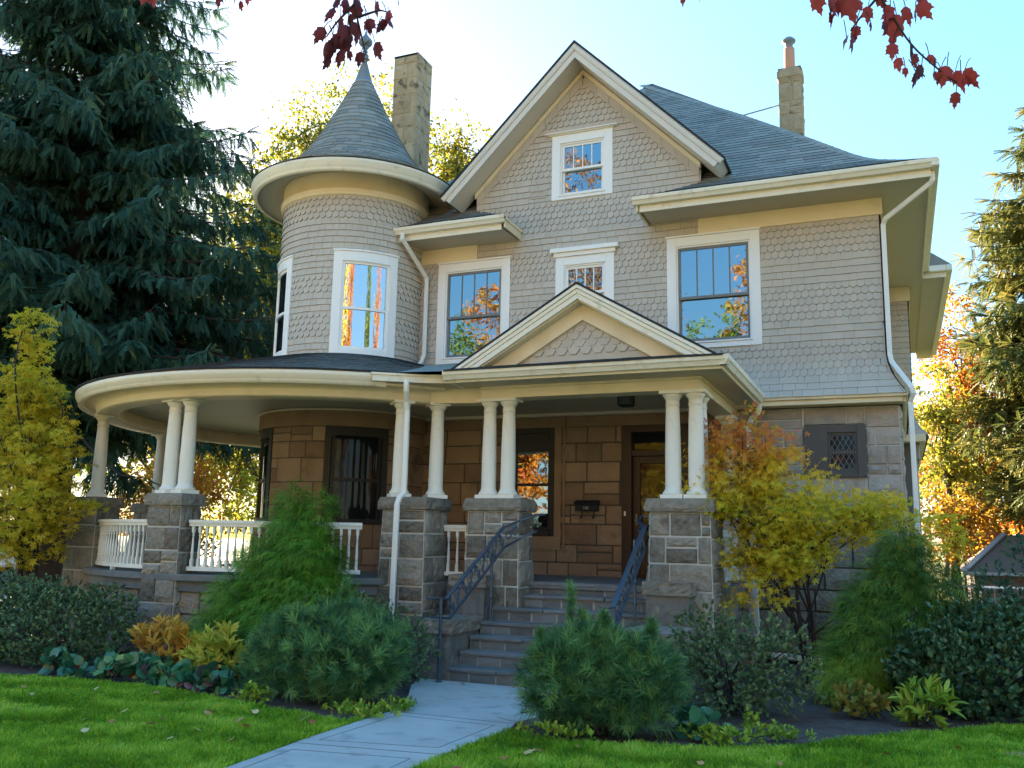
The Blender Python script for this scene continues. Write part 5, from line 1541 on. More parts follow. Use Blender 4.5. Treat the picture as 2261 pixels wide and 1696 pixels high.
F_GRASS = foliage('lawn_blades', [(0, (.10, .21, .010)), (.5, (.22, .40, .018)), (.9, (.40, .55, .05)), (1, (.50, .44, .2))], .25, .6, .2)
F_BLUESHRUB = foliage('blue_green_leaves', [(0, (.03, .08, .05)), (.6, (.06, .15, .09)), (1, (.14, .24, .10))], .25)

# ------------------------------------------------------------------ ground, path, lawn
m_soil = surface('garden_soil', (.055, .040, .034), (.17, .125, .105), rough=1, scale=9, noise_amt=1.1, bump=.8, bump_scale=60, bump_dist=.03, spec=.05)
m_turf = surface('turf_earth', (.05, .08, .012), (.085, .13, .02), rough=1, scale=5, noise_amt=.8, spec=.05)
m_conc = surface('brushed_concrete', (.33, .31, .285), (.47, .445, .41), rough=.85, scale=2.4, noise_amt=1.2, tone_amt=.3, bump=.25, bump_scale=160, bump_dist=.004, stain=(3.5, .56, .75, (.25, .235, .21)), spec=.15)
m_groove = surface('path_joint', (.17, .16, .15), (.22, .21, .20), rough=.9)
m_field = surface('distant_ground', (.12, .15, .04), (.20, .20, .08), rough=1, scale=.4, noise_amt=1.0, spec=.05)
m_road = surface('asphalt_road', (.05, .05, .052), (.075, .075, .078), rough=.9, scale=3, bump=.3, bump_scale=120)

mb = MB(); mb.add([(-400, -400, -.13), (400, -400, -.13), (400, 400, -.13), (-400, 400, -.13)], [(0, 1, 2, 3)])
tag(mb.obj('ground', m_field), kind='structure')

lawnL = [(-18, 2), (-4.2, 2), (-4.75, 5), (-5.0, 6.13), (-5.08, 7.4), (-5.09, 8.3), (-5.08, 8.52), (-5.25, 8.16), (-6.07, 8.38), (-6.86, 8.52), (-7.62, 8.72), (-8.58, 8.83), (-9.7, 8.81), (-10.57, 8.62), (-12.5, 8.3), (-15, 7.6), (-18, 6.5)]
lawnR = [(-3.45, 2), (6, 2), (6, 16.2), (3.0, 13.6), (1.12, 11.43), (.15, 10.5), (-.56, 9.82), (-1.04, 9.11), (-1.81, 8.70), (-2.61, 8.42), (-3.2, 8.42), (-3.62, 8.62), (-3.66, 7.9), (-3.70, 6.82), (-3.62, 5)]
def flat(name, poly, z, m, kind='structure', thick=.04):
    mb = MB(); mb.prism_z(poly, z - thick, z); return tag(mb.obj(name, m), kind=kind)
bed = [(-24, 5), (-18, 6.4), (-15, 7.5), (-10.5, 8.5), (-5.0, 8.0), (-3.6, 8.2), (-2.6, 8.3), (-.5, 9.7), (3, 13.5), (8, 18), (8, 30), (-24, 30)]
# soil bed, gently mounded, as a grid
xs = np.arange(-20, 6.01, .2); ys = np.arange(7.0, 16.0, .2)
from mathutils.noise import noise as mnoise
V = []
def soil_z(x, y):
    return -.035 + .03*mnoise(Vector((x*1.3, y*1.3, 0))) + .02*mnoise(Vector((x*6, y*6, 3))) 
for y in ys:
    for x in xs:
        inl = -5.9 < x < -3.3 and y < 11.4
        V.append((x, y, -.075 if inl else soil_z(x, y)))
nx_ = len(xs); F = [(j*nx_+i, j*nx_+i+1, (j+1)*nx_+i+1, (j+1)*nx_+i) for j in range(len(ys)-1) for i in range(nx_-1)]
mb = MB(); mb.add(V, F, .5, 0, True); tag(mb.obj('garden_soil', m_soil), kind='structure')
flat('lawn_base', lawnL, -.012, m_turf); flat('lawn_base', lawnR, -.012, m_turf)
pathp = [(-3.45, 2), (-3.62, 5), (-3.70, 6.82), (-3.66, 7.9), (-3.60, 8.62), (-3.68, 8.95), (-3.55, 9.4), (-3.25, 10.0), (-3.0, 11.3), (-6.0, 11.3), (-5.75, 10.5), (-5.25, 9.5), (-5.07, 9.0), (-5.09, 8.3), (-5.08, 7.4), (-5.0, 6.13), (-4.75, 5), (-4.2, 2)]
flat('path', pathp, 0.0, m_conc, thick=.10)
# tooled joints and margins of the path
mb = MB()
def groove(pts, w=.012): mb.bar([(x, y, .0015) for x, y in pts], w, .003)
groove([(-5.08, 8.85), (-3.62, 8.85)]); groove([(-5.09, 7.12), (-3.67, 7.33)]); groove([(-4.98, 5.6), (-3.64, 5.9)])
groove([(-4.90, 8.68), (-3.80, 8.68), (-3.84, 7.55), (-4.93, 7.32), (-4.90, 8.68)], .009)
groove([(-4.92, 6.9), (-3.86, 7.08), (-3.82, 6.0), (-4.84, 5.75), (-4.92, 6.9)], .009)
groove([(-5.02, 8.7), (-4.99, 8.95), (-5.03, 9.25), (-5.15, 9.55)], .008); groove([(-3.95, 9.1), (-3.8, 9.0), (-3.66, 8.93)], .008)
tag(mb.obj('path_joints', m_groove), kind='structure')

def inpoly(P_, poly):
    x, y = P_[:, 0], P_[:, 1]; c = np.zeros(len(P_), bool); n = len(poly)
    for i in range(n):
        x1, y1 = poly[i]; x2, y2 = poly[(i+1) % n]
        k = ((y1 > y) != (y2 > y)) & (x < (x2-x1)*(y-y1)/((y2-y1) + 1e-12) + x1); c ^= k
    return c
# lawn grass
def grass(name, poly, box, n):
    q = np.stack([RNG.uniform(box[0], box[1], n), RNG.uniform(box[2], box[3], n)], 1)
    q = q[inpoly(q, poly)]
    d2 = np.hypot(q[:, 0], q[:, 1]); q = q[RNG.random(len(q)) < np.clip(1.25*(7.5/np.maximum(d2, 1))**1.5, .25, 1)]
    m = len(q)
    patch = np.array([mnoise(Vector((x*1.1, y*2.2, 0))) for x, y in q]); p2 = np.array([mnoise(Vector((x*5, y*5, 7))) for x, y in q])
    h = (.045 + .02*p2 + .012*patch)*RNG.uniform(.6, 1.3, m)
    lean = RNG.normal(size=(m, 2))*.55 + np.stack([p2*.5, patch*.5], 1)
    tip = np.stack([lean[:, 0]*h, lean[:, 1]*h, h], 1)
    a = RNG.random(m)*pi; w = RNG.uniform(.0022, .0042, m)*np.clip(d2[:0].sum() + np.hypot(q[:, 0], q[:, 1])/7, .8, 2)
    s = np.stack([np.cos(a)*w, np.sin(a)*w, np.zeros(m)], 1)
    b = np.stack([q[:, 0], q[:, 1], np.full(m, -.013)], 1)
    V = np.stack([b - s, b + s, b + tip*.6 + s*.7 + (0, 0, .004), b + tip, b + tip*.6 - s*.7 + (0, 0, .004)], 1).reshape(-1, 3)
    i = (np.arange(m)*5)[:, None]; F4 = i + np.array([[0, 1, 2, 4]]); F3 = i + np.array([[4, 2, 3]])
    dry = np.clip(1.6 - 2.2*np.hypot((q[:, 0] - .95)/.55, (q[:, 1] - 9.75)/.28), 0, 1) + np.clip(1 - 4*np.hypot((q[:, 0] + 6.65)/1, (q[:, 1] - 7.05)/.5), 0, .6)
    tone = np.clip(.42 + .55*patch + .42*p2 + RNG.normal(size=m)*.18, 0, .92); tone = np.clip(tone + dry*(1-tone), 0, 1)
    tag(bulk(name, V, [F4, F3], np.repeat(tone, 5), F_GRASS), kind='stuff', label='short mown lawn grass', cat='grass')
grass('lawn_grass', lawnL, (-13.5, -4.2, 3.5, 8.9), 330000)
grass('lawn_grass', lawnR, (-3.8, 3.5, 4.5, 13.8), 330000)

# ------------------------------------------------------------------ fallen leaves
flm = []
for k in range(6):
    V, Fm = T_MAPLE; rg = np.random.default_rng(k); V = np.array(V)
    V = V - (0, .4, 0); V[:, 2] += .35*V[:, 0]**2*rg.uniform(.3, 1.2) + .25*V[:, 1]**2*rg.uniform(-.2, 1) + rg.normal(size=len(V))*.02
    mb = MB(); mb.add(V, Fm, (0.1, .3, .45, .62, .8, .97)[k], 0, True); flm.append(mb.mesh('fallen_leaf', F_DEADLEAF))
F_LBL = ['dark red fallen maple leaf', 'brick red fallen maple leaf', 'orange brown fallen maple leaf', 'tan fallen maple leaf', 'pale tan fallen maple leaf', 'cream coloured fallen maple leaf']
WHERE = {'L': 'lying on the lawn left of the path', 'R': 'lying on the lawn right of the path', 'B': 'lying at the edge of the flower bed', 'P': 'lying on the concrete path'}
FL_ = [(-6.55,7.75,4,'L',.10),(-6.52,7.68,3,'L',.09),(-7.12,7.95,2,'L',.10),(-6.02,7.55,3,'L',.08),(-5.78,7.35,3,'L',.08),(-6.15,7.95,5,'L',.07),(-7.85,8.35,2,'L',.08),(-8.6,8.2,5,'L',.06),(-7.3,7.35,5,'L',.07),(-6.62,7.0,4,'L',.09),(-8.3,6.9,5,'L',.08),(-6.9,6.5,5,'L',.07),(-5.5,7.9,4,'L',.09),(-5.6,8.0,1,'L',.06),(-7.45,8.0,1,'L',.07),(-8.9,7.6,4,'L',.06),(-7.0,6.9,1,'L',.06),(-7.3,6.85,4,'L',.05),(-6.7,7.25,5,'L',.06),(-9.4,7.9,3,'L',.06),(-8.1,7.7,5,'L',.05),(-5.35,7.8,0,'L',.06),(-6.0,6.6,5,'L',.06),(-9.0,6.8,5,'L',.06),(-6.05,7.0,4,'L',.06),(-5.5,6.8,1,'L',.07),(-7.7,8.8,0,'B',.12),(-7.35,8.78,1,'B',.10),(-7.1,8.72,1,'B',.10),(-6.75,8.6,2,'B',.08),
       (-3.0,7.6,4,'R',.09),(-2.95,7.7,5,'R',.07),(-3.1,7.3,1,'R',.06),(-2.7,8.0,1,'R',.05),(-3.25,6.75,0,'R',.10),(-1.6,7.9,3,'R',.06),(-1.0,8.2,2,'R',.05),(-1.3,7.2,0,'R',.16),(-.2,9.0,1,'R',.07),(.4,9.6,2,'R',.06),(-2.3,7.2,4,'R',.06),(-.9,7.6,3,'R',.05),(.6,8.7,5,'R',.05),(-5.2,10.85,0,'P',.06),(-4.3,10.2,3,'P',.04)]
for x, y, k, wh, s in FL_:
    o = bpy.data.objects.new('fallen_leaf', flm[k]); COL.objects.link(o)
    o.location = (x, y, .045 if wh in 'LR' else .012); o.scale = (s*1.25, s*1.25, s*1.25); o.rotation_euler = (RNG.uniform(-.5, .5)*(wh in 'LR'), RNG.uniform(-.5, .5)*(wh in 'LR'), RNG.random()*6.28)
    tag(o, F_LBL[k] + ' ' + WHERE[wh], 'leaf', F_LBL[k].replace(' leaf', ' leaves') + ' ' + WHERE[wh])

# ------------------------------------------------------------------ plants in front of the house
rosette_shrub('evergreen_shrub', 'wide rounded evergreen shrub with small dull green leaves at the left end of the bed', 'shrub', (-11.2, 9.9, 0),
    [((-11.6, 9.9, .48), (1.1, .78, .66)), ((-10.8, 9.75, .44), (.8, .62, .60)), ((-12.6, 10.1, .5), (.9, .7, .68)), ((-10.45, 9.95, .52), (.55, .48, .58)), ((-11.3, 9.5, .32), (.9, .5, .45))], 3400, 7, .062, F_RHODO2, seed=50, stems=26)
thread_shrub('thread_cypress', 'bright green cone-shaped thread-leaf cypress in front of the porch railing', (-7.95, 10.9, 0),
    [((-7.95, 10.9, .65), (.95, .8, .70)), ((-7.8, 10.9, 1.30), (.68, .58, .52)), ((-7.95, 10.95, 1.85), (.40, .38, .42)), ((-8.08, 11.0, 2.22), (.20, .22, .34)), ((-7.58, 11.0, 2.15), (.14, .16, .36)), ((-7.2, 10.6, .95), (.42, .4, .34)), ((-8.6, 10.6, .95), (.40, .4, .34)), ((-7.0, 10.6, .5), (.5, .45, .40)), ((-8.7, 10.5, .45), (.5, .45, .40)), ((-7.45, 10.7, 1.6), (.30, .3, .26)), ((-8.35, 10.7, 1.5), (.34, .3, .26))], 17000, .25, F_THREAD, seed=51)
pine_shrub('dwarf_pine', 'broad blue-green dwarf pine to the left of the path', (-6.2, 9.2, 0),
    [((-6.3, 9.25, .45), (.88, .66, .54)), ((-5.8, 9.15, .42), (.58, .5, .48)), ((-6.75, 9.3, .36), (.55, .46, .48)), ((-6.15, 9.5, .62), (.62, .46, .44)), ((-5.6, 9.4, .5), (.42, .36, .44)), ((-6.5, 9.1, .68), (.35, .3, .3))], 1500, .15, F_PINE, seed=52, group='dwarf pines either side of the path', spikes=[(-6.0, 9.3, 1.1, .16)])
pine_shrub('dwarf_pine', 'bushy dwarf pine with one tall leader to the right of the path', (-2.75, 8.95, 0),
    [((-2.86, 8.95, .50), (.68, .52, .50)), ((-2.5, 8.95, .44), (.50, .45, .48)), ((-3.2, 8.9, .42), (.42, .4, .44)), ((-2.9, 8.9, .70), (.45, .36, .30)), ((-2.38, 9.1, .54), (.34, .34, .38)), ((-3.15, 8.85, .62), (.25, .25, .25))], 1500, .15, F_PINE, seed=53, group='dwarf pines either side of the path', spikes=[(-3.12, 9.0, 1.02, .34), (-3.0, 9.05, .95, .14), (-2.3, 9.1, .92, .12), (-3.4, 8.9, .78, .12), (-2.7, 8.8, 1.0, .10)])
rosette_shrub('grey_green_shrub', 'low grey-green shrub behind the left dwarf pine', 'shrub', (-6.2, 10.9, 0),
    [((-6.5, 10.75, .55), (.7, .5, .52)), ((-5.85, 10.5, .4), (.42, .4, .45)), ((-7.0, 10.3, .7), (.4, .3, .4))], 900, 7, .05, F_PALE, seed=54, stems=12)
rosette_shrub('grey_green_shrub', 'loose grey-green shrub between the right dwarf pine and the stone pier', 'shrub', (-1.85, 10.6, 0),
    [((-1.75, 10.6, .50), (.62, .55, .52)), ((-1.3, 10.7, .5), (.45, .45, .55)), ((-2.15, 10.8, .75), (.4, .4, .42)), ((-1.95, 10.4, .3), (.6, .5, .4))], 1250, 8, .055, F_PALE, seed=55, stems=22, lo=.5)
rosette_shrub('evergreen_shrub', 'large dark rounded evergreen shrub at the right end of the bed', 'shrub', (.9, 12.2, 0),
    [((.75, 12.1, .55), (.95, .8, .66)), ((1.6, 12.5, .55), (1.0, .85, .68)), ((.35, 11.8, .42), (.58, .5, .50)), ((1.0, 11.8, .38), (1.0, .6, .48)), ((1.15, 12.3, .85), (.55, .45, .40))], 3600, 7, .07, F_RHODO, seed=56, stems=20)
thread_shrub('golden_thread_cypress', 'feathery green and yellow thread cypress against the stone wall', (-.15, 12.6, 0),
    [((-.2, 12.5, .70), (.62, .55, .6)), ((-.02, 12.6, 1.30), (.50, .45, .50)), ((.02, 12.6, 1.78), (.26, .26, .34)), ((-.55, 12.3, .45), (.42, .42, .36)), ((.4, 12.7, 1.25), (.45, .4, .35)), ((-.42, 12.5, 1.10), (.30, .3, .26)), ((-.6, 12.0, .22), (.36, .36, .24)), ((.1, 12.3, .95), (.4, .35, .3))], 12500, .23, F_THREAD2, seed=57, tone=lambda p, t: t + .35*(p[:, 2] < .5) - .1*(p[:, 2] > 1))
# peonies and other perennials
def clump(name, label, cat, c, r, h, n, size, m, tmpl=T_LANCE, seed=60, group=None, per=9):
    return rosette_shrub(name, label, cat, (c[0], c[1], 0), [((c[0], c[1], h*.5), (r, r*.8, h*.55))], n, per, size, m, tmpl=tmpl, stems=14, seed=seed, group=group, lo=.45, tilt=.9, opening=1.1, stem_r=.008)
clump('peony_plant', 'amber autumn peony in front of the left stone pier', 'plant', (-9.35, 10.05), .42, .62, 95, .15, F_PEONY, seed=60, group='peonies in the left bed')
clump('peony_plant', 'yellow-green autumn peony in front of the cypress', 'plant', (-8.15, 9.75), .48, .55, 105, .16, F_PEONY2, seed=61, group='peonies in the left bed')
clump('peony_plant', 'small golden peony half hidden between the amber and the yellow-green one', 'plant', (-8.75, 10.1), .26, .5, 40, .14, F_PEONY, seed=62, group='peonies in the left bed')
clump('bronze_plant', 'bronze brown wilting plant between the cypress and the left dwarf pine', 'plant', (-7.35, 9.85), .32, .75, 70, .10, foliage('bronze_leaves', [(0, (.06, .05, .02)), (.6, (.16, .11, .04)), (1, (.30, .20, .07))], .3), seed=63)
clump('hosta_plant', 'small golden-leaved hosta on the bare soil at right', 'plant', (-.5, 11.2), .34, .28, 55, .095, foliage('hosta_leaves', [(0, (.13, .18, .03)), (.6, (.34, .28, .05)), (1, (.46, .20, .04))], .35), tmpl=T_OVAL, seed=64)
clump('sword_fern', 'light green fern at the foot of the large dark shrub', 'plant', (.15, 11.0), .26, .34, 36, .17, F_IVY, tmpl=T_LANCE, seed=65, per=7)
# bergenias: a row of big round leaved plants
berg = [(-10.35, 9.15, .2), (-9.85, 9.05, .22), (-9.45, 9.2, .18), (-9.1, 8.98, .24), (-8.7, 9.15, .22), (-8.35, 8.98, .26), (-7.95, 9.05, .26), (-7.55, 8.95, .24), (-7.2, 9.05, .22), (-9.3, 9.6, .22)]
BL = ['leftmost, dark green', 'dark green with one round upright leaf', 'small, purple tinged', 'wide, blue-green', 'green, in front of the amber peony', 'large, bright green, in front of the amber peony', 'large and glossy, in front of the yellow-green peony', 'reddish brown, with upright leaves', 'rightmost, next to the dwarf pine', 'blue-green, tucked behind the others']
for i, (x, y, r) in enumerate(berg):
    rosette_shrub('bergenia', 'bergenia edging the left lawn, ' + BL[i], 'plant', (x, y, 0), [((x, y, .07), (r, r*.8, .13))], 15, 3, .15, F_BERG, tmpl=T_ROUND, seed=70+i, group='bergenias edging the left lawn', lo=.3, tilt=.5, opening=1.2, stems=6, stem_r=.007, tone=lambda p, t, i=i: np.where(RNG.random(len(t)) < .12 + .3*(i == 7), .8 + .2*RNG.random(len(t)), t*.72))
rosette_shrub('bergenia', 'dark green bergenia beside the right dwarf pine', 'plant', (-1.92, 9.2, 0), [((-1.92, 9.2, .1), (.28, .22, .16))], 14, 3, .16, F_BERG, tmpl=T_ROUND, seed=81, lo=.3, tilt=.5, opening=1.2, stems=6, stem_r=.007, tone=lambda p, t: t*.6)
def ivy(label, lob, n, seed):
    rosette_shrub('ground_ivy', label, 'ground cover', (lob[0][0][0], lob[0][0][1], 0), lob, n, 5, .055, F_IVY, tmpl=T_OVAL, seed=seed, group='yellow-green ground ivy', lo=.2, tilt=.9, opening=1.1, stems=6, stem_r=.004)
ivy('yellow-green ivy along the lawn edge under the left dwarf pine', [((-5.2, 8.45, .03), (.45, .22, .08)), ((-5.05, 8.9, .03), (.2, .35, .07))], 170, 90)
ivy('patch of light green ivy between the bergenias and the left dwarf pine', [((-6.75, 8.65, .05), (.28, .16, .12))], 70, 91)
ivy('large yellow-green ivy patch beside the right dwarf pine', [((-1.62, 8.95, .05), (.40, .20, .11))], 130, 92)
ivy('small yellow-green ivy patch at the middle of the bare soil edge', [((-1.15, 9.35, .04), (.30, .16, .10)), ((-1.45, 9.6, .05), (.12, .12, .16))], 80, 93)
# low plants along the bottom of the right bed
ivy('thin green ivy under the front of the right dwarf pine', [((-3.1, 8.5, .03), (.45, .12, .09))], 60, 94)

# Japanese maples
def jm_tone(zlo, zhi):
    return lambda p, t: .62*t + .30*np.clip((p[:, 2] - zlo)/(zhi - zlo), 0, 1) + .10*np.sin(p[:, 0]*3.1)*np.sin(p[:, 2]*2.3)
leafy_tree('japanese_maple', 'small green and gold Japanese maple with reddish top in front of the right stone wall', 'tree', (-1.18, 13.3, 0), 3.9,
    [((-1.95, 13.1, 3.05), (.75, .6, .72), 1.4), ((-2.45, 12.7, 2.6), (.50, .4, .6), .6), ((-1.35, 13.0, 2.45), (.75, .55, .55), 1.1), ((-1.55, 12.9, 1.75), (.8, .5, .38), .8), ((-.35, 13.2, 2.25), (.62, .45, .40), .6), ((.45, 13.2, 2.0), (.5, .45, .34), .4), ((-1.95, 12.7, 1.2), (.55, .4, .25), .35)],
    11500, .068, F_JMAPLE, trunk_r=.04, limbs=24, subs=6, spread=.34, tmpl=T_JMAPLE, bark='twig', droop=.8, trunk_top=(-1.35, 13.15, 1.5), seed=40, flat=.5, multi=3, tone_shift=lambda p, t: .50*t + .50*np.clip((p[:, 2] - 2.35)/.9, 0, 1) + .22*np.exp(-((p[:, 0] + 1.95)**2 + (p[:, 2] - 1.25)**2)/.12) + .05)
leafy_tree('japanese_maple', 'golden yellow Japanese maple at the left edge in front of the porch', 'tree', (-13.4, 11.2, 0), 5.6,
    [((-13.9, 11.2, 4.3), (.6, .6, .55), .8), ((-13.95, 11.2, 5.3), (.35, .35, .65), .55), ((-14.3, 11.2, 3.6), (1.0, .8, .8), 1.2), ((-13.3, 11.1, 3.1), (.85, .7, .7), 1.1), ((-13.2, 11.0, 2.3), (1.05, .8, .55), 1.2), ((-14.6, 11.0, 2.3), (.9, .8, .7), 1.0), ((-13.8, 10.9, 1.6), (1.2, .7, .45), .8)],
    11000, .08, F_GOLD, trunk_r=.05, limbs=30, subs=6, spread=.30, tmpl=T_JMAPLE, bark='twig', droop=.8, trunk_top=(-13.6, 11.2, 2.6), seed=41, flat=.75, multi=3)
# trailing creeper hanging beside the right pier
rosette_shrub('tall_blue_shrub', 'tall thin shrub with upright blue-green stems at the far right', 'shrub', (1.75, 13.6, 0), [((1.4, 13.6, 1.35), (.16, .16, .75)), ((1.9, 13.7, 1.2), (.40, .3, .85)), ((1.5, 13.5, .8), (.5, .3, .6)), ((2.15, 13.9, 1.5), (.26, .2, .7)), ((1.1, 13.6, 1.2), (.22, .2, .5))], 950, 6, .075, F_BLUESHRUB, tmpl=T_LANCE, seed=95, stems=20)
# ------------------------------------------------------------------ big trees round the house
pf = [(2.5, 5.5), (5, 7.0), (7, 7.0), (9, 6.3), (11, 5.4), (13.5, 4.2), (17, 3.0), (22, .6), (23, .2)]
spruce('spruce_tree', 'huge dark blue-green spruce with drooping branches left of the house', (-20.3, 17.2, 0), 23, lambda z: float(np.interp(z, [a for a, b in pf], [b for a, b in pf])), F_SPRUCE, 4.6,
       seed=33, trunk_r=.5, tone_shift=lambda p, t: .80*t + .30*(p[:, 0] > -16.2 - .10*p[:, 2])*RNG.random(len(t)), ztop=17.5)  # house-side needles toned up to yellow: a sunlit rim put into the colour
pr_ = [(1.5, 3.9), (6, 4.5), (10, 4.6), (12.6, 4.3), (15, 3.3), (17, 2.4), (20, .8), (22, .2)]
spruce('fir_tree', 'tall golden-green conifer standing at the right edge', (7.2, 37, 0), 21.5, lambda z: float(np.interp(z, [a for a, b in pr_], [b for a, b in pr_])), F_CONIFER, 3.6,
       whorl=.36, per=17, seed=34, sec_step=.38, tw_step=.15, tl=.58, hang=.45, trunk_r=.35, droop_br=.14, up=.3, ztop=19.5)
leafy_tree('elm_tree', 'tall pale yellow-green tree behind the tower', 'tree', (-22.5, 33, 0), 24,
    [((-22.5, 33, 19.5), (3.8, 3, 3.6), 1.2), ((-26.5, 33, 15.5), (3.2, 3, 4), 1.1), ((-19.5, 33, 17), (3, 3, 4), 1), ((-22, 32.5, 13), (5, 3.5, 4), 1.2), ((-27.5, 32, 10), (3.5, 3, 4), .9), ((-24.5, 33, 17.5), (3.5, 3, 3), .8)], 52000, .20, F_YELLOW, trunk_r=.38, limbs=34, subs=10, spread=1.25, seed=42, trunk_top=(-22.6, 33, 15))
leafy_tree('elm_tree', 'pale yellow-green treetop showing between the left chimney and the gable', 'tree', (-17.6, 36, 0), 21.5,
    [((-17.8, 36, 18.3), (2.2, 2, 2.6), 1), ((-18, 36, 14), (3.2, 3, 3), .8)], 13000, .19, F_YELLOW, trunk_r=.3, limbs=14, subs=7, spread=.9, seed=43, trunk_top=(-17.8, 36, 15))
leafy_tree('elm_tree', 'yellow-green lower tree seen between the spruce and the tower', 'tree', (-27, 34, 0), 14,
    [((-26.5, 34, 9), (3.5, 3, 3.6), 1), ((-23.5, 34, 7.5), (2.8, 2.5, 3.5), .8), ((-29, 34, 6), (3.5, 3, 3.5), .8)], 18000, .21, F_YELLOW, trunk_r=.3, limbs=14, subs=7, spread=1.0, seed=44, trunk_top=(-26.5, 34, 8))
leafy_tree('yellow_bush', 'bright yellow-green bush seen under the porch roof', 'bush', (-19.5, 26, 0), 4.6,
    [((-19.5, 26, 2.6), (2.2, 1.6, 1.9), 1), ((-17.2, 26.5, 2.2), (2.0, 1.5, 1.8), 1)], 8000, .15, foliage('lime_leaves', [(0, (.16, .20, .015)), (.6, (.36, .38, .03)), (1, (.50, .42, .05))], .55), trunk_r=.08, limbs=10, subs=6, spread=.7, seed=45, multi=3)
leafy_tree('orange_bush', 'orange autumn bush seen under the porch roof left of the stone pier', 'bush', (-23.0, 25, 0), 5.4,
    [((-23.2, 25, 2.8), (2.4, 1.6, 2.3), 1), ((-25, 26, 3.0), (2.2, 1.5, 2.2), .8)], 8000, .15, F_ORANGE, trunk_r=.08, limbs=10, subs=6, spread=.7, seed=46, multi=3)
leafy_tree('orange_maple', 'tall orange and yellow maple behind the right side of the house', 'tree', (2.9, 46, 0), 15,
    [((3.0, 46, 10.8), (2.2, 2.2, 3.2), 1), ((2.6, 46, 6.5), (2.4, 2, 2.8), 1), ((4.6, 46, 8), (2.4, 2, 3.4), 1)], 15000, .20, F_ORANGE, trunk_r=.25, limbs=14, subs=7, spread=.9, seed=47, trunk_top=(3.0, 46, 7))
leafy_tree('lime_tree', 'yellow-green tree close to the right wall of the house', 'tree', (1.9, 40, 0), 11,
    [((1.7, 40, 7.2), (1.1, 1.2, 2.2), 1), ((2.6, 40, 4.5), (2.2, 1.5, 2.2), 1.1)], 5000, .2, F_YELLOW, trunk_r=.18, limbs=9, subs=7, spread=.7, seed=48)
leafy_tree('orange_maple', 'low fiery orange maple above the neighbouring roof at the right edge', 'tree', (4.9, 40.5, 0), 4.6,
    [((4.9, 40.5, 3.1), (1.7, 1.3, 1.0), 1)], 4500, .14, foliage('fiery_leaves', [(0, (.62, .28, .02)), (1, (.70, .15, .01))], .5), trunk_r=.1, limbs=9, subs=6, spread=.5, seed=49)
leafy_tree('golden_bush', 'golden yellow bush beyond the side garden fence', 'bush', (1.9, 37.5, 0), 4.2, [((1.9, 37.5, 2.7), (1.5, 1.2, 1.5), 1)], 3500, .15, F_ORANGE, trunk_r=.08, limbs=8, subs=6, spread=.55, seed=31, tone_shift=lambda p, t: t*.45)
# trees added further back: block sun from the lawn, close the view at left
for i, (x, y, h, r, mt, lb) in enumerate([(-34, 36, 13, 5, F_YELLOW, 'added yellow-green tree beyond the spruce at far left'), (-42, 30, 15, 6, F_GREENTREE, 'added green tree behind the spruce at far left'), (-13, 48, 12, 5, F_GREENTREE, 'added green tree far behind the house'), (-31, 48, 17, 6, F_GREENTREE, 'added tall green tree far behind the yellow trees'), (12, 60, 14, 6, F_ORANGE, 'orange tree far behind the conifer at right'), (-6, 62, 13, 6, F_GREENTREE, 'green tree hidden behind the middle of the house'), (3, 70, 12, 6, F_YELLOW, 'yellow tree far behind the side garden')]):
    leafy_tree('added_background_tree', lb, 'tree', (x, y, 0), h, [((x, y, h*.6), (r, r, h*.38), 1), ((x + r*.5, y, h*.4), (r*.8, r*.8, h*.3), .7)], 5500, .36, mt, trunk_r=.25, limbs=10, subs=6, spread=1.5, seed=120+i)

# across the street, behind the camera: what the window panes mirror
for i, (x, y, h, r, mt, lb) in enumerate([(-5.4, -17, 19, 2.6, F_ORANGE, 'tall orange tree mirrored in the right edge of the large right window'), (-9.2, -18, 15.2, 3.4, F_GREENTREE, 'green tree mirrored in the lower pane of the large right window'), (-13.0, -19, 15, 3.2, F_ORANGE, 'orange tree mirrored in the small middle window'), (-16.5, -20, 26.5, 5.0, foliage('rust_leaves', [(0, (.16, .07, .02)), (1, (.36, .15, .03))], .3), 'tall rust brown tree mirrored in the gable window'), (-20.4, -17, 19, 2.8, F_ORANGE, 'tall orange tree mirrored in the left window'), (-25.0, -18, 15.4, 3.8, F_GREENTREE, 'green tree mirrored in the left window'), (-9, -13.5, 8, 3.6, F_GOLD, 'golden tree mirrored in the porch window'), (2.0, -16, 19, 3.8, F_GOLD, 'golden tree mirrored in the left half of the curved tower window'), (6.5, -14, 20, 3.0, F_ORANGE, 'orange tree mirrored in the middle of the curved tower window'), (17.5, -2.0, 19, 2.0, F_GREENTREE, 'narrow green tree mirrored in the right half of the curved tower window'), (22, 5, 18, 3.4, F_ORANGE, 'orange tree mirrored at the right edge of the curved tower window')]):
    leafy_tree('street_tree', lb, 'tree', (x, y, 0), h, [((x, y, h*.66), (r, r, h*.33), 1), ((x + r*.3, y, h*.42), (r*1.05, r, h*.25), .8)], 15000, .24, mt, trunk_r=.22, limbs=10, subs=6, spread=.95, seed=140+i)

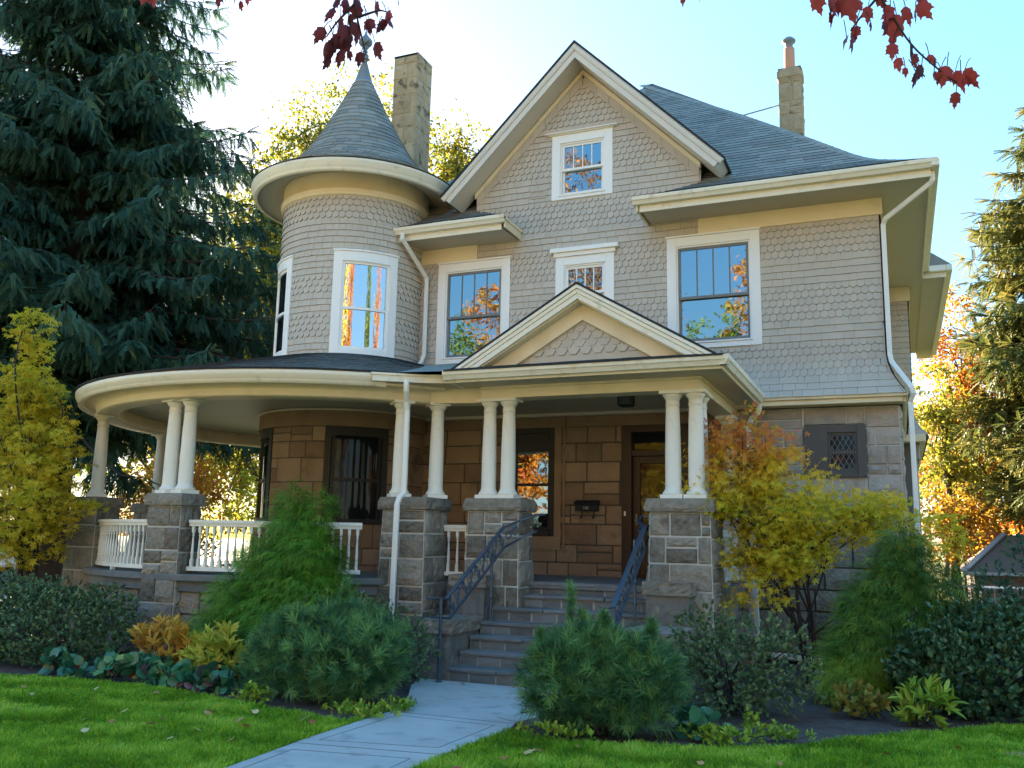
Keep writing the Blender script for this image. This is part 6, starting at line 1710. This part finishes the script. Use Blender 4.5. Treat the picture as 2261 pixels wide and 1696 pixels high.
# ------------------------------------------------------------------ red maple whose branches hang into the picture
rm = thing('red_maple', 'dark red maple whose leafy branch tips hang into the top of the picture', 'tree', (3.2, -2.2, 0))
mb = MB(); tp = smooth_path([(3.2, -2.2, 0), (3.1, -2.1, 1.6), (2.9, -1.6, 3.4), (2.4, -.6, 5.0), (1.8, .2, 6.6)], 6)
mb.tube(tp, list(np.linspace(.2, .09, len(tp))), 10); mb.obj('trunk', M['bark'], rm)
mb = MB()
for pts, r in (([(2.85, -1.5, 3.6), (2.2, .4, 4.5), (1.2, 2.0, 4.7), (.2, 2.75, 4.25), (-.05, 2.62, 3.60)], .05), ([(2.3, -.5, 5.2), (.8, 1.2, 5.2), (-.8, 2.0, 4.7), (-1.45, 2.15, 3.95), (-1.46, 2.14, 3.50)], .05), ([(.8, 1.2, 5.2), (-.8, 1.6, 5.0), (-1.7, 1.8, 4.1), (-1.85, 1.82, 3.5)], .03), ([(1.2, 2.0, 4.7), (.1, 2.5, 4.5), (-.5, 2.5, 3.75)], .03)):
    p_ = smooth_path(pts, 6); mb.tube(p_, list(np.linspace(r, .006, len(p_))), 7)
mb.obj('limb', M['bark'], rm)
def leaf_spray(twigs, leaves, seed, extra=3, dark=None):
    rg = np.random.default_rng(seed); mb = MB()
    for t in twigs:
        p_ = smooth_path(t, 5); mb.tube(p_, list(np.linspace(.0045, .002, len(p_))), 5)
    for t in twigs:
        for k in range(extra):
            i = int(rg.integers(0, len(t)-1)); f = rg.random(); q = np.array(t[i])*(1-f) + np.array(t[i+1])*f
            leaves = leaves + [(tuple(q + rg.normal(size=3)*(.018, .018, .008) - (0, 0, .025)), rg.uniform(.035, .06), rg.uniform(.1, .8) if dark is None else rg.uniform(*dark), rg.uniform(-.5, .5), rg.uniform(.2, .9))]
    pos, ax, nr, sc, tn = [], [], [], [], []
    for (q, size, tone, dx, face) in leaves:
        q = np.array(q); st = q + np.array((rg.uniform(-.02, .02), rg.uniform(-.02, .02), rg.uniform(.03, .06)))
        mb.tube([st, (st+q)/2 + (0, 0, .006), q], .0013, 4, caps=False)
        pos.append(q); ax.append(unit(np.array((dx, rg.uniform(-.35, .2), -1.0)))); 
        vw = unit(np.array((-q[0], -q[1], 1.8 - q[2]))); sd_ = np.cross(vw, (0, 0, 1.0))
        nr.append(unit(vw*face + sd_*(1.2 - face)*rg.choice([-1, 1]) + rg.normal(size=3)*.12)); size *= .86; sc.append((size*rg.uniform(.75, 1.0), size*1.05, size*rg.uniform(.8, 3.0))); tn.append(tone)
    o = mb.obj('hanging_twig', M['twig'], rm)
    scatter('leaf', *T_MAPLE, np.array(pos), np.array(ax), np.array(nr), np.array(sc), np.array(tn), F_RED, o)
rr = np.random.default_rng(5)
LV = lambda p, s=.075, t=None, dx=0.0, f=None: (p, s, rr.uniform(.45, .95) if t is None else t, dx + rr.uniform(-.25, .25), rr.uniform(.35, 1.0) if f is None else f)
# spray A, top left
leaf_spray([[(-1.85, 1.82, 3.5), (-1.87, 1.80, 3.40), (-1.9, 1.78, 3.36)], [(-1.87, 1.80, 3.42), (-1.78, 1.88, 3.40), (-1.70, 1.94, 3.385)]],
    [LV((-1.915, 1.77, 3.350), .075, .95, f=1), LV((-1.89, 1.78, 3.345), .07, .9, f=.6), LV((-1.875, 1.79, 3.36), .05, .9), LV((-1.86, 1.80, 3.385), .05), LV((-1.82, 1.84, 3.40), .05, .6), LV((-1.765, 1.89, 3.40), .085, .6, f=.9), LV((-1.745, 1.905, 3.392), .045, .6), LV((-1.725, 1.92, 3.385), .055, .7, f=.25), LV((-1.70, 1.94, 3.395), .05, 1, f=1)], 1)
# spray B, over the finial
tB = [(-1.46, 2.14, 3.52), (-1.455, 2.14, 3.42), (-1.44, 2.16, 3.33), (-1.432, 2.18, 3.27)]
leaf_spray([tB, [(-1.455, 2.14, 3.42), (-1.50, 2.12, 3.36), (-1.53, 2.11, 3.31)], [(-1.45, 2.15, 3.38), (-1.39, 2.17, 3.40), (-1.36, 2.17, 3.39)]],
    [LV(p, s, t, d) for p, s, t, d in [((-1.535, 2.10, 3.335), .07, .25, -.6), ((-1.51, 2.11, 3.40), .065, .2, -.5), ((-1.49, 2.12, 3.37), .06, .3, -.3), ((-1.50, 2.12, 3.44), .06, .2, -.6), ((-1.475, 2.13, 3.43), .07, .3, -.2), ((-1.47, 2.13, 3.345), .085, .35, -.1), ((-1.49, 2.12, 3.315), .08, .3, -.2), ((-1.53, 2.11, 3.29), .07, .2, -.5), ((-1.505, 2.12, 3.285), .075, .25, -.3), ((-1.515, 2.115, 3.24), .055, .2, -.4), ((-1.485, 2.125, 3.265), .07, .25, 0), ((-1.45, 2.15, 3.36), .085, .5, 0), ((-1.40, 2.18, 3.30), .075, .35, .5), ((-1.42, 2.17, 3.38), .07, .5, .2), ((-1.40, 2.17, 3.43), .06, .45, .2), ((-1.365, 2.18, 3.395), .075, .7, .2), ((-1.335, 2.19, 3.44), .05, .5, .4), ((-1.445, 2.15, 3.42), .07, .3, 0), ((-1.468, 2.14, 3.30), .06, .4, -.3)]], 2, 4, (.05, .3))
# spray C, two leaf tips right of the gable
leaf_spray([[(-.5, 2.5, 3.75), (-.5, 2.49, 3.52), (-.49, 2.49, 3.46)]], [LV((-.52, 2.48, 3.475), .08, .8, f=1), LV((-.475, 2.495, 3.465), .075, .45, f=.3), LV((-.56, 2.46, 3.475), .06, .4, f=.3)], 3)
# spray D, the long one at top right
tD = [(-.05, 2.62, 3.60), (-.02, 2.62, 3.48), (.04, 2.63, 3.36), (.10, 2.65, 3.24), (.18, 2.68, 3.15), (.23, 2.70, 3.11)]
leaf_spray([tD, [(-.03, 2.62, 3.50), (-.12, 2.58, 3.45), (-.16, 2.56, 3.41)], [(-.02, 2.62, 3.48), (.08, 2.64, 3.42), (.14, 2.66, 3.385)], [(.02, 2.63, 3.40), (-.03, 2.62, 3.34), (-.06, 2.60, 3.29)], [(.10, 2.65, 3.24), (.10, 2.65, 3.19), (.13, 2.66, 3.14)]],
    [LV(p, s, t, d, f) for p, s, t, d, f in [((-.15, 2.56, 3.40), .075, .9, 0, .9), ((-.115, 2.58, 3.40), .09, .7, .1, .4), ((-.10, 2.58, 3.36), .08, .6, -.1, .3), ((-.07, 2.59, 3.40), .115, .85, .15, 1), ((-.085, 2.59, 3.42), .09, .8, -.2, .7), ((-.11, 2.575, 3.345), .06, .6, 0, .3), ((-.035, 2.605, 3.385), .065, .95, -.2, .9), ((-.01, 2.61, 3.36), .06, .9, .1, .7), ((-.045, 2.60, 3.30), .055, .7, -.2, .6), ((-.05, 2.60, 3.27), .06, .6, 0, .25), ((.02, 2.63, 3.40), .05, .9, .2, .8), ((.035, 2.63, 3.365), .06, .9, .1, .7), ((.065, 2.64, 3.335), .11, .95, -.1, 1), ((.05, 2.635, 3.36), .08, .85, -.5, .8), ((.09, 2.65, 3.36), .07, .85, .4, .8), ((.13, 2.66, 3.39), .055, .7, .6, .5), ((.125, 2.66, 3.37), .085, .9, .3, .9), ((.05, 2.635, 3.245), .06, .85, 0, .9), ((.06, 2.64, 3.20), .055, .9, 0, .8), ((.08, 2.645, 3.17), .035, .9, 0, .8), ((.115, 2.655, 3.175), .04, .85, 0, .8), ((.145, 2.67, 3.21), .05, .95, .2, .9), ((.155, 2.67, 3.155), .035, .7, 0, .7), ((.175, 2.68, 3.165), .045, .8, 0, .7), ((.19, 2.68, 3.17), .075, .95, -.1, 1), ((.21, 2.69, 3.155), .065, .9, .1, .8), ((.235, 2.70, 3.16), .08, .95, .3, .9), ((.225, 2.70, 3.14), .07, .8, 0, .5), ((.0, 2.62, 3.47), .08, .7, 0, .7), ((.06, 2.63, 3.46), .07, .7, .2, .7), ((-.04, 2.61, 3.46), .09, .7, -.2, .8)]], 4)

# ------------------------------------------------------------------ the neighbourhood at left and right
flat('street', [(-60, 26), (-27, 19.5), (-27, 40), (-60, 60)], -.09, m_road)
flat('pavement', [(-60, 23.5), (-22, 15.5), (-22, 19.0), (-27, 20.5), (-60, 27.5)], -.06, m_conc)
flat('street', [(-120, -14), (120, -14), (120, -5), (-120, -5)], -.09, m_conc)  # unseen street, given pale concrete to bounce sunlight onto the facade
flat('pavement', [(-90, -4.9), (90, -4.9), (90, -2.9), (-90, -2.9)], -.05, m_conc)
# parked van
van = thing('parked_van', 'white van parked on the side street behind the yellow maple at the left edge', 'van', (-28.3, 24.6, -.09), rz=radians(50))
m_paint = surface('white_car_paint', (.72, .73, .75), (.78, .79, .81), rough=.25, spec=.5)
m_tyre = surface('tyre_rubber', (.015, .015, .015), (.025, .025, .025), rough=.9)
def vpart(mb, name, m, par=van, bev=0.0):
    me = mb.mesh(name, m); o = bpy.data.objects.new(name, me); COL.objects.link(o); o.parent = par
    if bev:
        b = o.modifiers.new('bevel', 'BEVEL'); b.width = bev; b.segments = 2
    return o
mb = MB(); mb.prism_y([(-2.4, .35), (2.35, .35), (2.42, .7), (2.3, 1.0), (1.45, 1.12), (.75, 1.85), (.4, 1.95), (-2.3, 1.95), (-2.42, 1.6)], -.92, .92); vpart(mb, 'body', m_paint, bev=.05)
mb = MB(); mb.hexa([(1.43, -.8, 1.13), (1.43, .8, 1.13), (1.47, .8, 1.15), (1.47, -.8, 1.15)], [(.80, -.74, 1.80), (.80, .74, 1.80), (.84, .74, 1.82), (.84, -.74, 1.82)]); vpart(mb, 'windscreen', M['glass'])
for s in (-1, 1):
    mb = MB(); mb.hexa([(-.1, s*.925, 1.15), (1.2, s*.925, 1.15), (.72, s*.925, 1.78), (-.1, s*.925, 1.78)], [(-.1, s*.932, 1.15), (1.2, s*.932, 1.15), (.72, s*.932, 1.78), (-.1, s*.932, 1.78)]); vpart(mb, 'side_window', M['glass'])
    mb = MB(); mb.box(2.33, 2.43, s*.62-.14, s*.62+.14, .66, .84); vpart(mb, 'headlight', M['glass'], bev=.02)
    for x in (-1.5, 1.55):
        w = MB(); w.tube([(x, s*.74, .34), (x, s*.95, .34)], .33, 20); wo = vpart(w, 'wheel', m_tyre)
        w = MB(); w.tube([(x, s*.951, .34), (x, s*.96, .34)], .19, 16); r_ = vpart(w, 'rim', M['lead'], wo)
mb = MB(); mb.box(2.38, 2.46, -.85, .85, .36, .52); vpart(mb, 'bumper', m_tyre, bev=.02)
rosette_shrub('evergreen_shrub', 'dark green shrub beside the pavement behind the left porch corner', 'shrub', (-21.5, 18.6, 0), [((-21.5, 18.6, .5), (1.0, .8, .6)), ((-20.5, 18.4, .45), (.7, .6, .5))], 700, 6, .11, F_RHODO2, seed=97)
# neighbouring house at right
nb = thing('neighbour_house', 'low brown-roofed neighbouring house with a brick red wall behind the side fence', 'house', (4.5, 37, 0))
m_nroof = surface('brown_shingles', (.06, .05, .045), (.12, .10, .09), rough=.9, scale=8, noise_amt=.8)
mb = MB(); mb.box(2.3, 9, 35.2, 39.5, -.1, 1.05); mb.obj('wall', surface('brown_siding', (.09, .05, .04), (.13, .075, .06)), nb)
mb = MB(); mb.hexa([(1.95, 34.8, 1.05), (9.4, 34.8, 1.05), (9.4, 39.9, 1.05), (1.95, 39.9, 1.05)], [(3.4, 36.6, 2.35), (8.2, 36.6, 2.35), (8.2, 38, 2.35), (3.4, 38, 2.35)]); mb.obj('roof', m_nroof, nb)
mb = MB(); mb.box(1.92, 9.43, 34.77, 34.8, .98, 1.08); mb.bar([(1.95, 34.79, 1.09), (3.4, 36.58, 2.40)], .2, .05); mb.obj('fascia', M['lead'], nb)
mb = MB(); mb.box(2.25, 3.6, 39.95, 40.2, 0, 3.15); mb.obj('brick_wall', surface('brick_red_wall', (.26, .10, .075), (.33, .14, .10), rough=.9), nb)
fn = thing('garden_fence', 'pale rail fence in front of the neighbouring house', 'fence', (3.0, 31, 0))
mb = MB(); mb.box(1.3, 7, 30.98, 31.02, .70, .76); mb.box(1.3, 7, 30.98, 31.02, -.02, .03); mb.obj('rail', M['white'], fn)
for i in range(8): mb = MB(); x = 1.35 + i*.8; mb.box(x-.03, x+.03, 30.96, 31.04, -.13, .8); mb.obj('post', M['white'], fn)
mb = MB()
for i in range(46):
    x = 1.45 + i*.12; mb.box(x-.012, x+.012, 30.99, 31.01, .031, .699)
mb.obj('picket_panel', M['lead'], fn)
# telephone wires at right
tag((lambda m_: (m_.tube([(0.6, 52, 5.6), (7, 44, 5.2), (14, 36, 5.1)], .02, 5), m_.obj('overhead_wire', M['black']))[1])(MB()), 'thin black overhead wire crossing the trees at the right', 'wire')

# ------------------------------------------------------------------ light
SUN_EL, SUN_AZ = 17.0, atan2(-.66, .75)       # azimuth of the sun from +y towards +x
w = bpy.data.worlds.new('World'); SC.world = w; w.use_nodes = True
nt = w.node_tree; bg = nt.nodes['Background']
sky = nt.nodes.new('ShaderNodeTexSky'); sky.sky_type = 'NISHITA'; sky.sun_disc = False
sky.sun_elevation = radians(SUN_EL); sky.sun_rotation = SUN_AZ
sky.air_density = 1.0; sky.dust_density = 0.6; sky.ozone_density = 2.2; sky.altitude = 900
gm = nt.nodes.new('ShaderNodeGamma'); gm.inputs['Gamma'].default_value = SKY_GAMMA
hs = nt.nodes.new('ShaderNodeHueSaturation'); hs.inputs['Saturation'].default_value = SKY_SAT; hs.inputs['Hue'].default_value = SKY_HUE
nt.links.new(sky.outputs['Color'], gm.inputs['Color']); nt.links.new(gm.outputs['Color'], hs.inputs['Color'])
nt.links.new(hs.outputs['Color'], bg.inputs['Color']); bg.inputs['Strength'].default_value = SKY_STRENGTH
sd = bpy.data.lights.new('sun', 'SUN'); sd.energy = 4.6; sd.angle = radians(.55); sd.color = (1.0, .86, .66)
so = bpy.data.objects.new('sun', sd); COL.objects.link(so)
dv = Vector((sin(SUN_AZ)*cos(radians(SUN_EL)), cos(SUN_AZ)*cos(radians(SUN_EL)), sin(radians(SUN_EL))))
so.rotation_euler = dv.to_track_quat('Z', 'Y').to_euler(); so.location = dv*60

# ------------------------------------------------------------------ camera
cam = bpy.data.cameras.new('camera'); co = bpy.data.objects.new('camera', cam); COL.objects.link(co)
cam.sensor_width = 36; cam.lens = 36*1962.1/2212; cam.clip_end = 2000; cam.clip_start = .05
ya, pt, ro = .40125752, .17060727, .01999520
fw0 = Vector((-sin(ya), cos(ya), 0)); rt = Vector((cos(ya), sin(ya), 0)); z_ = Vector((0, 0, 1))
fw = cos(pt)*fw0 + sin(pt)*z_; up = -sin(pt)*fw0 + cos(pt)*z_
r2_, u2_ = cos(ro)*rt + sin(ro)*up, -sin(ro)*rt + cos(ro)*up
co.matrix_world = Matrix(((r2_.x, u2_.x, -fw.x, 0), (r2_.y, u2_.y, -fw.y, 0), (r2_.z, u2_.z, -fw.z, 1.815), (0, 0, 0, 1)))
SC.camera = co
SC.view_settings.view_transform = 'Standard'; SC.view_settings.look = 'None'; SC.view_settings.exposure = EXPOSURE; SC.view_settings.gamma = 1
SC.cycles.max_bounces = 8; SC.cycles.diffuse_bounces = 4; SC.cycles.glossy_bounces = 4; SC.cycles.transmission_bounces = 4; SC.cycles.transparent_max_bounces = 8
